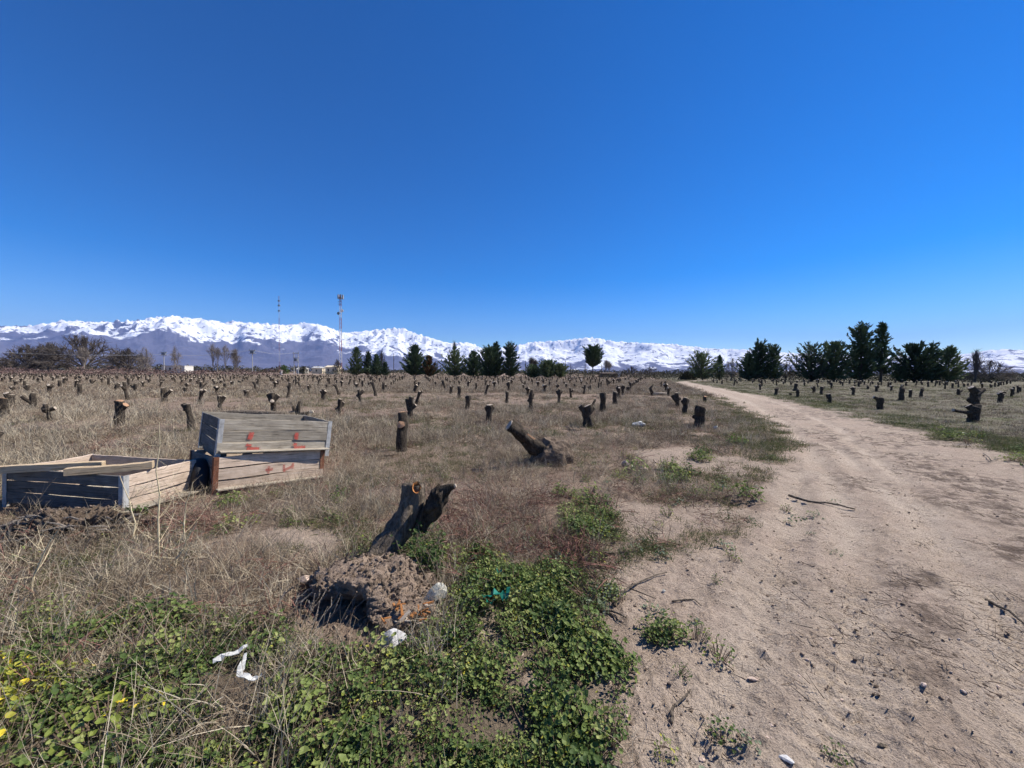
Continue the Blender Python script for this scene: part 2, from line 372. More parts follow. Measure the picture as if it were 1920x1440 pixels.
M_WIRE = m_flat('wire', (0.45, 0.47, 0.50), 0.5)

def m_paint(amax=0.85):
    m, n, l, b = mat('red_spray_paint', 0.8); p = coord(n)
    l.new(ramp(n, l, noise(n, l, p, 30, 4), [(0.3, (0.42, 0.06, 0.045)), (0.7, (0.60, 0.13, 0.10))]), b.inputs['Base Color'])
    e = attr(n, 'edge'); a = mathn(n, l, 'ADD', e, mathn(n, l, 'MULTIPLY', mathn(n, l, 'SUBTRACT', noise(n, l, p, 38, 5, 0.7), 0.5), 1.9))
    l.new(ramp(n, l, a, [(0.25, 0.0), (0.95, amax)]), b.inputs['Alpha']); return m
M_PAINT = m_paint(); M_PAINT_F = m_paint(0.5)

def m_leaf(name, stops, trans=0.35, rough=0.6):
    """leaf colour varies from plant to plant; thin leaves let some light through"""
    m = bpy.data.materials.new(name); m.use_nodes = True; n = m.node_tree.nodes; l = m.node_tree.links
    b = n['Principled BSDF']; b.inputs['Roughness'].default_value = rough; b.inputs['Specular IOR Level'].default_value = 0.3
    r = n.new('ShaderNodeObjectInfo').outputs['Random']; p = n.new('ShaderNodeNewGeometry').outputs['Position']
    f = mathn(n, l, 'ADD', mathn(n, l, 'MULTIPLY', r, 0.55), mathn(n, l, 'MULTIPLY', noise(n, l, p, 22, 3), 0.5))
    c = ramp(n, l, f, stops); l.new(c, b.inputs['Base Color'])
    t = n.new('ShaderNodeBsdfTranslucent'); l.new(c, t.inputs['Color'])
    x = n.new('ShaderNodeMixShader'); x.inputs[0].default_value = trans
    l.new(b.outputs[0], x.inputs[1]); l.new(t.outputs[0], x.inputs[2]); l.new(x.outputs[0], n['Material Output'].inputs[0]); return m
M_LEAF = m_leaf('mallow_leaf', [(0.18, (0.045, 0.08, 0.02)), (0.46, (0.10, 0.152, 0.036)), (0.68, (0.20, 0.25, 0.066)), (0.92, (0.42, 0.43, 0.16))])
M_LEAFY = m_leaf('yellowing_leaf', [(0.15, (0.14, 0.19, 0.035)), (0.5, (0.24, 0.28, 0.05)), (0.9, (0.50, 0.44, 0.05))])
M_LEAFP = m_leaf('pale_leaf', [(0.2, (0.16, 0.20, 0.12)), (0.8, (0.30, 0.34, 0.22))])
M_PETAL = m_leaf('yellow_petal', [(0.2, (0.72, 0.56, 0.03)), (0.8, (0.85, 0.70, 0.08))], 0.3)
M_DRY = m_leaf('dry_grass', [(0.12, (0.15, 0.115, 0.08)), (0.35, (0.28, 0.225, 0.155)), (0.6, (0.42, 0.35, 0.245)), (0.85, (0.60, 0.52, 0.38))], 0.2, 0.8)
M_DRYD = m_leaf('brown_stems', [(0.15, (0.09, 0.063, 0.042)), (0.5, (0.18, 0.127, 0.085)), (0.85, (0.30, 0.225, 0.155))], 0.1, 0.85)
M_RED = m_leaf('red_twigs', [(0.15, (0.12, 0.05, 0.035)), (0.6, (0.22, 0.10, 0.075)), (0.9, (0.30, 0.19, 0.15))], 0.0, 0.8)
M_GRASS = m_leaf('short_green_grass', [(0.15, (0.06, 0.07, 0.024)), (0.5, (0.10, 0.118, 0.04)), (0.85, (0.20, 0.18, 0.09))], 0.3, 0.7)
M_CON = m_leaf('conifer_needles', [(0.2, (0.032, 0.055, 0.03)), (0.55, (0.075, 0.112, 0.056)), (0.9, (0.15, 0.185, 0.085))], 0.12, 0.7)
M_CONB = m_leaf('browned_needles', [(0.2, (0.10, 0.05, 0.02)), (0.9, (0.20, 0.11, 0.05))], 0.12, 0.7)
M_SCRUB = m_leaf('scrub_foliage', [(0.2, (0.03, 0.032, 0.018)), (0.55, (0.06, 0.058, 0.035)), (0.9, (0.11, 0.095, 0.06))], 0.1, 0.8)
M_BRUSH = m_leaf('leafless_brush', [(0.2, (0.12, 0.075, 0.065)), (0.55, (0.19, 0.13, 0.11)), (0.9, (0.26, 0.20, 0.165))], 0.05, 0.9)

def m_mountain():
    m, n, l, b = mat('hazed_rock_and_snow', 0.9); p = n.new('ShaderNodeNewGeometry').outputs['Position']
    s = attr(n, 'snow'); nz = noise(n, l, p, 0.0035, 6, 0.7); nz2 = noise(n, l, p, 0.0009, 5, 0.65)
    hazed_rock = ramp(n, l, nz2, [(0.3, (0.066, 0.064, 0.09)), (0.7, (0.12, 0.115, 0.15))])  # blue-violet of the distant haze is mixed into the rock colour
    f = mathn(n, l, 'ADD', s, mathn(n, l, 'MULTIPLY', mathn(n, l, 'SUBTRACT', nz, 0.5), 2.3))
    l.new(mixc(n, l, ramp(n, l, f, [(0.42, 0), (0.56, 1)]), hazed_rock, (0.78, 0.79, 0.81)), b.inputs['Base Color'])
    bump(n, l, b, nz, 0.25, 100); return m
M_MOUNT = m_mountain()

# ---------------------------------------------------------------- ground: one polar sheet, fine near the eye
def build_ground():
    ang = np.concatenate([np.radians(np.linspace(-72, 72, 641)), np.radians(np.linspace(72, 288, 56))[1:-1]])
    rad = [0.35]
    while rad[-1] < 16: rad.append(rad[-1] * 1.0085)
    while rad[-1] < 200: rad.append(rad[-1] * 1.02)
    while rad[-1] < 40000: rad.append(rad[-1] * 1.22)
    rad = np.array(rad); na, nr = len(ang), len(rad)
    R, A = np.meshgrid(rad, ang, indexing='ij'); X = (R * np.sin(A)).ravel(); Y = (R * np.cos(A)).ravel()
    Z = hz(X, Y); road, green, sd = masks(X, Y); r = np.hypot(X, Y)
    V = np.vstack([np.stack([X, Y, Z], 1), [[0, 0, 0]]])
    i = np.arange(nr - 1)[:, None] * na; j = np.arange(na)[None, :]; j2 = (j + 1) % na
    Q = np.stack([i + j, i + na + j, i + na + j2, i + j2], 2).reshape(-1, 4)
    cen = np.stack([np.full(na, len(V) - 1), j[0], j2[0]], 1)
    meadow = sst(1.0, 3.0, X - Y * 0.335 - 3.2) * (1 - 0.0 * r)
    litter = np.clip(sst(0.40, 0.62, fbm(X * 0.9, Y * 0.9, 3, 77)) * sst(0.2, 1.5, X - 0.62 * Y) + 0.25, 0, 1)
    rut = np.zeros_like(X); nm = r < 60
    for rt in RUTS: rut[nm] = np.maximum(rut[nm], np.exp(-(seg_dist(X[nm], Y[nm], rt)[0] / .16) ** 2))
    rut *= .35 + .65 * sst(.35, .6, fbm(X * 1.3, Y * 1.3, 3, 140))
    roadf = road[Q].mean(1) > 0.5
    for name, sel, kind, lab in (('ground', ~roadf, 'structure', 'dry weedy field of soil and litter among the cut stumps'),
                                 ('dirt_road', roadf, 'structure', 'pale sandy dirt track with tyre ruts curving across the field')):
        q = Q[sel]; used = np.unique(q); mp = np.full(len(V), -1); mp[used] = np.arange(len(used))
        faces = mp[q]; vs = V[used]; extra = None
        if name == 'ground':
            used = np.unique(np.concatenate([used, cen.ravel()])); mp[used] = np.arange(len(used)); faces = mp[q]; vs = V[used]; extra = mp[cen]
        me = bpy.data.meshes.new(name); nv, nf = len(vs), len(faces); ne = 0 if extra is None else len(extra)
        me.vertices.add(nv); me.vertices.foreach_set('co', vs.astype(np.float32).ravel())
        loops = faces.ravel() if extra is None else np.concatenate([faces.ravel(), extra.ravel()])
        me.loops.add(len(loops)); me.loops.foreach_set('vertex_index', loops[...].astype(np.int32))
        starts = np.concatenate([np.arange(nf) * 4, nf * 4 + np.arange(ne) * 3]); me.polygons.add(nf + ne)
        me.polygons.foreach_set('loop_start', starts.astype(np.int32))
        me.polygons.foreach_set('use_smooth', np.ones(nf + ne, bool)); me.update(calc_edges=True); me.validate()
        for an, data in (('road', road), ('green', green), ('meadow', meadow), ('litter', litter * (1 - rut)), ('rut', rut)):
            d = np.append(data, data[:1] if an != 'road' else 0)[used].astype(np.float32)
            me.attributes.new(an, 'FLOAT', 'POINT').data.foreach_set('value', d)
        me.materials.append(M_GROUND); o = bpy.data.objects.new(name, me); C.objects.link(o); tag(o, lab, None, None, kind)
        # faces must look up
        if me.polygons[len(me.polygons) // 2].normal.z < 0: me.flip_normals()
build_ground()

# ---------------------------------------------------------------- snow range on the horizon
def build_mountains():
    prof = [(-2000, 560), (-1300, 590), (-800, 603), (-500, 612), (-260, 618), (-120, 614), (0, 612), (60, 610), (95, 605), (130, 600), (180, 604), (250, 601), (290, 595), (320, 592), (370, 597), (420, 604), (450, 603), (500, 607), (540, 609), (575, 605), (605, 609),
            (625, 617), (645, 624), (700, 619), (748, 614), (790, 628), (840, 643), (880, 642), (912, 656), (955, 650), (1000, 641), (1060, 638), (1105, 632), (1160, 641), (1220, 643), (1270, 646),
            (1300, 650), (1340, 654), (1400, 655), (1460, 660), (1530, 664), (1600, 668), (1700, 668), (1790, 667), (1850, 657), (1890, 654), (1920, 657), (2050, 655), (2250, 662), (2600, 668), (3200, 660), (4000, 655)]
    snowl = [(-2000, 590), (-1300, 605), (-700, 612), (-260, 617), (60, 616), (110, 626), (200, 624), (300, 626), (400, 640), (500, 636), (600, 637), (650, 646), (720, 660), (800, 668), (880, 676), (1000, 682), (1200, 683), (1500, 684), (1920, 690), (2250, 690), (4000, 690)]
    def azel(px, py):
        d = ray(px, py); return math.atan2(d[0], d[1]), d[2] / math.hypot(d[0], d[1])
    pa = np.array([azel(*p) for p in prof]); sa = np.array([azel(*p) for p in snowl])
    na, nr = 1700, 86
    az = np.linspace(pa[0, 0], pa[-1, 0], na); t = np.linspace(0, 1, nr)
    rr = 17000 + 17000 * t
    T, A = np.meshgrid(t, az, indexing='ij'); R = 17000 + 17000 * T
    X = R * np.sin(A); Y = R * np.cos(A)
    target = np.interp(az, pa[:, 0], pa[:, 1])
    shape = np.where(T < 0.74, (T / 0.74) ** 1.25, 1 - ((T - 0.74) / 0.26) * 0.45)
    wx = X + 900 * (fbm(X / 2500, Y / 2500, 3, 91) - 0.5); wy = Y + 900 * (fbm(X / 2500, Y / 2500, 3, 95) - 0.5)
    rid = ridged(wx / 3300, wy / 3300, 6, 3); rid2 = ridged(wx / 1100, wy / 1100, 5, 13)
    Hh = shape * (0.68 + 0.36 * rid + 0.18 * rid2 + 0.05 * ridged(wx / 480, wy / 480, 3, 29))
    el = Hh / R; k = target / el.max(0)
    W = 19; kern = np.hanning(W); kern /= kern.sum(); k = np.convolve(np.pad(k, W // 2, 'edge'), kern, 'valid')
    Z = Hh * k[None, :] - 25 * (1 - np.clip(T * 8, 0, 1))
    elv = Z / R; sl = np.interp(az, sa[:, 0], sa[:, 1])[None, :]
    nz = fbm(X / 1500, Y / 1500, 5, 60) - 0.5
    gully = ridged(X / 1300, Y / 1300, 4, 66)
    snow = 0.5 + (elv - sl) * 30 + nz * 0.8 - (gully - 0.35) * 1.5 - np.clip(np.abs(np.gradient(Z, axis=1)) / 55 - 0.8, 0, 1.2) * 0.5
    V = np.stack([X.ravel(), Y.ravel(), Z.ravel()], 1)
    i = np.arange(nr - 1)[:, None] * na; j = np.arange(na - 1)[None, :]
    Q = np.stack([i + j, i + j + 1, i + na + j + 1, i + na + j], 2).reshape(-1, 4)
    me = bpy.data.meshes.new('mountains'); me.vertices.add(len(V)); me.vertices.foreach_set('co', V.astype(np.float32).ravel())
    me.loops.add(Q.size); me.loops.foreach_set('vertex_index', Q.ravel().astype(np.int32)); me.polygons.add(len(Q))
    me.polygons.foreach_set('loop_start', (np.arange(len(Q)) * 4).astype(np.int32)); me.polygons.foreach_set('use_smooth', np.ones(len(Q), bool))
    me.update(calc_edges=True)
    me.attributes.new('snow', 'FLOAT', 'POINT').data.foreach_set('value', np.clip(snow, -1, 0.67).ravel().astype(np.float32))
    if me.polygons[len(Q) // 2].normal.z < 0: me.flip_normals()
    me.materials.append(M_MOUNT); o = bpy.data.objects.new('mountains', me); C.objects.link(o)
    tag(o, 'long blue mountain range with snow covered crest on the horizon', None, None, 'structure')
build_mountains()

def build_haze():
    m = bpy.data.materials.new('thin_blue_air'); m.use_nodes = True; n = m.node_tree.nodes; l = m.node_tree.links
    n.remove(n['Principled BSDF']); v = n.new('ShaderNodeVolumePrincipled')
    v.inputs['Color'].default_value = (0.28, 0.46, 1.0, 1); v.inputs['Density'].default_value = 1.95e-5; v.inputs['Anisotropy'].default_value = 0.0
    l.new(v.outputs[0], n['Material Output'].inputs['Volume'])
    b = MB(); b.box((-45000, -42000, -60), (45000, 45000, 4600)); o = b.obj('haze', m)
    tag(o, 'thin blue haze lying over the whole plain', None, None, 'stuff')
build_haze()

# ---------------------------------------------------------------- cut tree stumps
def stump_parts(seed, h, r, lean=(0, 0), forks=(), n=10, rings=7, cut=0.0, flare=1.28, bend=0.0, top=1.0):
    """bark mesh and a list of cut-face meshes, base at the origin"""
    R = random.Random(seed); b = MB(); cuts = []
    path = []; rad = []; hd = R.uniform(-.08, .2)
    for i in range(rings):
        t = i / (rings - 1)
        path.append((lean[0] * t + bend * math.sin(t * 3.1) + R.uniform(-1, 1) * r * 0.22 * (t > 0), lean[1] * t + R.uniform(-1, 1) * r * 0.22 * (t > 0), -0.06 + (h + 0.06) * t))
        rad.append(r * ((flare - 1) * (1 - t) ** 3 + 1) * (1 + R.uniform(-0.11, 0.11)) * (1 + hd * max(0, t - .6) / .4))
    def face(ring, c, nrm, sx=0.93):
        k = MB(); off = nrm * 0.006; tilt = Vector((R.uniform(-.4, .4), R.uniform(-.4, .4), 0)) * cut
        vs = [c + off + nrm * 0.014] + [c + (p - c) * sx + off for p in ring] + [c + (p - c) * sx - nrm * 0.012 for p in ring]
        m = len(ring); k.add(vs, [(0, 1 + j, 1 + (j + 1) % m) for j in range(m)] + [(1 + j, 1 + m + j, 1 + m + (j + 1) % m, 1 + (j + 1) % m) for j in range(m)]); cuts.append(k)
    c, nr, ring = b.tube(path, rad, n, bumpy=0.22 if n < 16 else .05, seed=seed, lobes=0.10, gnarl=0 if n < 16 else .34, rings=0 if n < 16 else 16); face(ring, c, nr)
    for (az, fr, ln, rr, el) in forks:
        p0 = Vector(path[min(rings - 1, int(fr * (rings - 1)))]); d = Vector((math.cos(az) * math.cos(el), math.sin(az) * math.cos(el), math.sin(el)))
        pp = [p0 - d * r * 0.2 + d * (ln + r * 1.0) * t + Vector((0, 0, 0.12 * ln * t * t)) for t in (0, 0.35, 0.7, 1)]
        c, nr, ring = b.tube(pp, [rr * 1.25, rr * 1.1, rr * 0.98, rr * 0.95], max(6, n - 3), bumpy=0.2 if n < 16 else .05, seed=seed + 3, gnarl=0 if n < 16 else .34, rings=0 if n < 16 else 9); face(ring, c, nr)
    return b, cuts
def place_stump(px, py, h, r, label, group=None, lean=(0, 0), forks=(), seed=1, cutmat=None, bark=None, pos=None, **kw):
    p = gpz(px, py) if pos is None else (pos[0], pos[1], gz(pos[0], pos[1]))
    o = empty('tree_stump', (p[0], p[1], p[2]), label, 'tree stump', group)
    if pos is None: r *= .82 * math.cos(math.atan((px - 960) / FPX)) ** .8
    b, cuts = stump_parts(seed, h, r, lean, forks, **kw)
    b.obj('trunk', bark or M_BARK, o, True)
    for k in cuts: k.obj('cut_face', cutmat or M_CUT, o)
    return o
PI = math.pi
# right, up in the picture = +x; angles of forks counted from +x
NEAR = [  # px, py (foot), height, radius, lean, forks, label
    (8, 785, .62, .17, (-.02, 0), (), M_CUT_O, 'thick stump with a broad flat orange cut top near the left bin'),
    (97, 790, .50, .08, (-.18, 0), ((2.8, .7, .10, .07, .5), (.3, .8, .16, .05, .3)), M_CUT, 'thin dark stump leaning away with a knobbly forked head in dry grass'),
    (222, 798, .66, .13, (.06, 0), ((.2, .8, .12, .085, .7), (3.2, .9, .06, .08, 1.0)), M_CUT_O, 'stout ragged stump with twin sawn knobs and a long dark shadow'),
    (362, 805, .62, .085, (-.18, .05), ((2.8, .85, .12, .06, .6),), M_CUT, 'slender leaning stump with pale oval cut beside the stacked bins'),
    (412, 770, .56, .085, (.03, 0), ((2.5, .7, .17, .07, .9), (.5, .7, .17, .075, .9)), M_CUT, 'wedge shaped stump with a wide cut head rising behind the stacked bins'),
    (515, 775, .72, .10, (-.12, .05), ((2.7, .75, .20, .08, .8), (.6, .8, .18, .08, .7), (-1.2, .6, .13, .07, .6)), M_CUT, 'crooked stump with several white sawn knobs behind the grey bin'),
    (633, 778, .54, .075, (.10, 0), ((.7, .65, .17, .06, .8), (2.9, .4, .08, .05, .7)), M_CUT, 'small twisted stump with a white bent cut tip in tall straw'),
    (676, 757, .66, .09, (-.08, 0), ((.5, .8, .2, .075, .7), (2.9, .6, .12, .06, .5)), M_CUT, 'bent dark stump with a club shaped head and pale right cut'),
    (755, 846, .74, .105, (-.02, 0), ((-1.5, .72, .075, .075, .35),), M_CUT_O, 'straight black stump with a reddish cut facing the bins, dirt ring below'),
    (768, 786, .70, .10, (.05, 0), ((2.4, .5, .26, .08, 1.1), (.2, .6, .14, .07, .6)), M_CUT, 'dark double headed stump standing behind the straight black stump'),
    (918, 795, .56, .10, (0, 0), ((.7, .75, .12, .07, .8), (2.6, .75, .10, .07, .9)), M_CUT, 'greenish forked stump in the dry grass between two rows'),
    (877, 767, .54, .10, (.02, 0), ((.6, .75, .10, .07, 1.1), (2.5, .75, .10, .07, 1.1)), M_CUT, 'short square stump with two white sawn tips in pale grass'),
    (950, 756, .56, .085, (.03, 0), ((2.0, .7, .16, .06, 1.2),), M_CUT, 'narrow dark stump with small pale tip throwing a thin shadow'),
    (995, 771, .80, .085, (.02, 0), ((.8, .8, .10, .08, .9), (2.8, .62, .07, .07, .5)), M_CUT, 'tall slim stump with white knots just below its top'),
    (1048, 756, .68, .095, (.02, 0), ((2.6, .72, .14, .075, .8), (.3, .68, .16, .085, .8)), M_CUT, 'bulky headed stump with a pale bark patch on its right shoulder'),
    (1102, 800, .58, .135, (0, 0), ((2.75, .7, .17, .09, .8), (.45, .7, .15, .09, .7), (.55, .9, .26, .03, .75)), M_CUT, 'broad flaring stump with a wide flat cut head and one thin twig'),
    (1130, 772, .70, .125, (.02, 0), (), M_CUT, 'straight post like stump right behind the broad flaring stump'),
    (1153, 758, .58, .13, (.02, 0), (), M_CUT, 'thick plain stump third along the row that runs to the shed'),
    (1310, 803, .56, .15, (.03, 0), ((.9, .75, .12, .08, .9), (2.6, .55, .08, .06, .4)), M_BARK, 'jagged all black stump with torn top and shadow beside a white stone'),
    (1283, 776, .58, .10, (.06, 0), ((.5, .8, .12, .07, .7), (2.4, .8, .10, .07, .8)), M_CUT, 'upright stump with bright white cut corner beside the dirt track'),
    (1271, 762, .60, .10, (-.08, 0), ((2.4, .65, .20, .10, .8), (.2, .5, .12, .06, .4)), M_CUT, 'forked stump with slanting white cut leaning from the dirt track'),
    (1322, 753, .28, .11, (0, 0), (), M_CUT_O, 'low square reddish stump at the very edge of the dirt track'),
    (1825, 791, .46, .19, (.04, 0), ((PI, .75, .62, .05, .02), (.4, .8, .24, .08, .7), (2.4, .85, .1, .09, .8)), M_CUT, 'massive black stump with one long bare arm reaching over the grass'),
    (1826, 762, .84, .21, (0, 0), ((.45, .45, .62, .15, .75), (.2, .72, .55, .10, .3), (2.9, .9, .16, .13, .9)), M_CUT, 'tall black stump with a heavy side limb behind the armed stump'),
    (1650, 768, .50, .16, (.02, 0), ((2.8, .85, .18, .06, .4),), M_CUT, 'stout barrel shaped stump with jagged rim in the green meadow'),
    (1689, 751, .72, .17, (.05, 0), ((1.2, .9, .12, .09, 1.2),), M_CUT, 'tall thick meadow stump with bright capped top and long shadow'),
    (1707, 746, .52, .13, (0, 0), (), M_CUT, 'plain short meadow stump between two taller black ones'),
    (1727, 745, .58, .14, (.02, 0), ((.5, .85, .12, .08, .9),), M_CUT, 'meadow stump with one pale cut on its right shoulder'),
    (1556, 756, .46, .13, (-.06, 0), ((2.0, .8, .1, .1, 1.0),), M_CUT, 'rounded black stump leaning over in the green verge of the track'),
    (1600, 741, .60, .13, (0, 0), ((.4, .8, .14, .08, .9), (2.7, .8, .14, .08, .9)), M_CUT, 'stump crowned with three white cuts in front of the tall conifers'),
    (1540, 740, .60, .12, (.02, 0), ((.4, .75, .22, .08, .6),), M_CUT, 'stump with a stubby right arm in front of the bushy conifers'),
    (1495, 745, .48, .12, (.03, 0), ((.9, .8, .12, .09, 1.0),), M_CUT, 'small dark stump standing before a taller thick stump by the track'),
    (1491, 733, .66, .17, (.08, 0), (), M_CUT, 'thick flat topped stump rising behind a small dark stump'),
    (1455, 741, .46, .12, (.02, 0), ((.5, .85, .16, .1, .6),), M_CUT, 'stump with tipped pale cut at the grassy edge of the track'),
    (1482, 741, .14, .13, (0, 0), (), M_BARK, 'very low dark stump remnant flat in the track verge'),
]
D1 = np.array([math.sin(math.atan(257 / FPX)), math.cos(math.atan(257 / FPX))]); P1 = np.array([D1[1], -D1[0]])
ORG = gp(1102, 800)[:2]
taken = []
for k, (px, py, h, r, ln, fk, cm, lab) in enumerate(NEAR):
    o = place_stump(px, py, h, r, lab, 'cut stumps of the old orchard', ln, fk, seed=100 + k, cutmat=cm, n=22 if py > 758 else 10)
    taken.append((o.location.x, o.location.y))
# the uprooted pair close to the eye
def near_stump():
    base = gpz(702, 1086); o = empty('tree_stump', base, 'leaning grey stump with hollow reddish cut and broken black side limb, green leaves at foot', 'tree stump', 'cut stumps of the old orchard')
    B = Vector(base); b = MB(); W = lambda px, py, Y: Vector(at(px, py, Y)) - B
    path = [W(690, 1100, 2.72), W(703, 1072, 2.78), W(718, 1042, 2.85), W(738, 1010, 2.92), W(758, 980, 2.98), W(770, 952, 3.02), W(775, 928, 3.04), W(777, 908, 3.05)]
    b.tube(path, [.125, .108, .094, .090, .094, .092, .086, .078], 44, bumpy=0.03, seed=5, lobes=0.08, gnarl=.30, rings=34, torn=.012)
    b.obj('trunk', M_BARK_G, o, True)
    c = MB(); top = W(776, 906, 3.05); ax = (path[-1] - path[-2]).normalized(); t = W(789, 918, 2.955)
    nrm = Vector((0.25, -0.75, 0.6)).normalized(); u = nrm.cross(Vector((0, 0, 1))).normalized(); v = nrm.cross(u)
    vs = []; N = 14; R = random.Random(3)
    ctr = W(781, 915, 2.965)
    for rr, dep in ((.040, 0.010), (.030, .002), (.024, -.05)):
        for j in range(N):
            a = 2 * PI * j / N; q = rr * (1 + R.uniform(-.12, .12)); vs.append(ctr + u * math.cos(a) * q * .85 + v * math.sin(a) * q * 1.15 + nrm * dep)
    vs.append(ctr - nrm * .06); fs = []
    for i in range(2):
        for j in range(N): fs.append((i * N + j, i * N + (j + 1) % N, (i + 1) * N + (j + 1) % N, (i + 1) * N + j))
    for j in range(N): fs.append((2 * N + j, 2 * N + (j + 1) % N, 3 * N))
    c.add(vs, fs); c.obj('cut_face', M_ROT, o)
    l = MB(); lp = [W(784, 990, 2.98), W(799, 966, 2.98), W(814, 947, 2.97), W(822, 932, 2.96), W(826, 917, 2.95)]
    l.tube(lp, [.056, .06, .066, .066, .045], 30, bumpy=0.05, seed=8, lobes=.14, gnarl=.5, rings=20, torn=.018)
    l.tube([W(820, 931, 2.96), W(832, 921, 2.95), W(842, 914, 2.94), W(852, 911, 2.94)], [.062, .045, .026, .017], 18, bumpy=.05, seed=4, gnarl=.5, rings=12)
    l.tube([W(805, 950, 2.96), W(820, 945, 2.93), W(828, 940, 2.92)], [.05, .045, .03], 18, bumpy=.05, seed=14, gnarl=.6, rings=8, torn=.01)
    l.obj('limb', M_BARK, o, True)
    k = MB(); k.tube([W(851, 911.5, 2.94), W(855, 910, 2.938)], [.016, .014], 8, seed=2); k.obj('cut_face', M_CUT, o)
    for j in range(9):
        rt = MB()
        a = R.uniform(2.2, 5.2); p = path[0] + Vector((math.cos(a) * .09, math.sin(a) * .09, .02)); q = [p + Vector((math.cos(a) * .10 * i, math.sin(a) * .10 * i + R.uniform(-.02, .02), .015 - .018 * i * i)) for i in range(4)]
        rt.tube(q, [.03, .024, .016, .008], 6, bumpy=.2, seed=j); rt.obj('root', M_BARK_G, o, True)
near_stump()
def fallen_stump():
    base = gpz(1024, 872); B = Vector(base); W = lambda px, py, Y: Vector(at(px, py, Y)) - B
    o = empty('tree_stump', base, 'tilted uprooted stump leaning over its earthy root ball in brown grass', 'tree stump', 'cut stumps of the old orchard')
    path = [W(1038, 862, 6.35), W(1018, 846, 6.3), W(1000, 834, 6.25), W(985, 822, 6.2), W(970, 808, 6.15), W(955, 797, 6.12)]
    b = MB(); c, nr, ring = b.tube(path, [.15, .12, .105, .085, .10, .095], 24, bumpy=.05, seed=6, lobes=.14, gnarl=.5, rings=22); b.obj('trunk', M_BARK, o, True)
    k = MB(); k.tube([c, c + nr * .012], [.088, .08], 12, seed=4, bumpy=.06); k.obj('cut_face', M_CUT, o)
    s = MB(); s.tube([path[3] + Vector((.02, -.02, .07)), path[2] + Vector((.03, -.03, .07)), path[1] + Vector((.04, -.03, .08))], [.03, .035, .02], 7, bumpy=.2, seed=3); s.obj('peeled_bark', M_CUT_O, o)
    rb = MB(); R = random.Random(4)
    bm = bmesh.new(); bmesh.ops.create_icosphere(bm, subdivisions=4, radius=1)
    for v in bm.verts:
        n = v.co.normalized(); q = 1 + .45 * (float(fbm(np.array([n.x * 3 + 5]), np.array([n.y * 3 + n.z * 2.3]), 4, 3)[0]) - .5)
        v.co = Vector((n.x * .36 * q, n.y * .30 * q, n.z * .34 * q))
    me = bpy.data.meshes.new('root_ball'); bm.to_mesh(me); bm.free(); me.materials.append(M_DARKSOIL)
    ro = bpy.data.objects.new('root_ball', me); C.objects.link(ro); ro.parent = o; ro.location = W(1034, 858, 6.4)
    for j in range(10):
        a = R.uniform(0, 6.28); e = R.uniform(-.2, 1.0); d = Vector((math.cos(a) * math.cos(e), math.sin(a) * math.cos(e), math.sin(e))); p = Vector(ro.location)
        q = [p + d * (.2 + .09 * i) + Vector((R.uniform(-.02, .02), R.uniform(-.02, .02), -.012 * i * i)) for i in range(4)]
        rb = MB(); rb.tube(q, [.022, .016, .010, .005], 5, seed=j); rb.obj('root', M_BARK_G, o)
fallen_stump()
taken += [(.63, 6.36), (-1.0, 2.9), (.2, 6.0)]
# the rest of the orchard grid, from its spacing of 2.83 m by 4.1 m
protos = []
PROTO_LAB = ['two sawn prongs', 'a single straight shaft', 'three short prongs', 'a leaning bent shaft', 'a knobbly wide head', 'one long side limb', 'a low thick body', 'a crooked slim shaft']
fkset = [((.5, .7, .16, .07, .9), (2.7, .7, .15, .07, .9)), (), ((.4, .7, .16, .065, .8), (2.5, .7, .14, .065, .9), (4.4, .7, .13, .065, .8)), ((.6, .8, .14, .06, .7),),
         ((.2, .8, .1, .09, .6), (2.2, .8, .1, .09, .6), (4.2, .8, .1, .09, .6)), ((.4, .55, .34, .065, .7),), ((1.5, .9, .08, .1, 1.0),), ((2.4, .75, .2, .05, .6),)]
dims = [(.60, .085, 0, 0), (.66, .095, .02, 0), (.55, .10, 0, 0), (.66, .08, .20, 0), (.58, .09, .03, .03), (.62, .10, -.08, 0), (.40, .13, 0, 0), (.70, .065, .10, .08)]
for k in range(8):
    h, r, lx, ly = dims[k]; b, cuts = stump_parts(500 + k, h, r * .86, (lx, ly), fkset[k], n=8, rings=6)
    protos.append([b.mesh('trunk', M_BARK, True)] + [c.mesh('cut_face', M_CUT) for c in cuts])
cand = []
for row in range(-60, 40):
    for kk in range(-3, 40):
        off = -0.03 * row if row < 0 else 0.05 * row
        if row >= 3: off = 0.45
        J = random.Random(row * 1000 + kk)
        q = ORG + P1 * (row * 2.83 + J.uniform(-.12, .12)) + D1 * ((kk + off) * 4.1 + J.uniform(-.25, .25))
        if J.random() < (0.10 if row < 3 else 0.38): continue
        d = math.hypot(*q); u = FPX * q[0] / max(q[1], .1)
        if q[1] < 6 or abs(u) > 1010: continue
        lim = 96 if q[0] > -10 else 96 + 0.25 * min(80, -q[0] - 10)
        if row >= 3: lim = 74
        if q[1] > lim: continue
        if min(math.hypot(q[0] - a, q[1] - b) for a, b in taken) < 1.9: continue
        s = float(sdist(np.array([q[0]]), np.array([q[1]]), road_poly)[0])
        if s > -0.7: continue
        if row in (2,): continue
        if row == 1 and kk > 9: continue
        if row == 3 and q[1] < 24: continue
        if q[0] > 12 and q[1] < 17: continue
        if -8 < q[0] < -1.5 and q[1] < 7.2: continue                      # the bins stand there
        if abs(u - 740) < 250 and q[1] < 9: continue
        cand.append((d, q[0], q[1], row))
cand.sort()
stuff = MB(); N_IND = 300 - len(NEAR) - 2
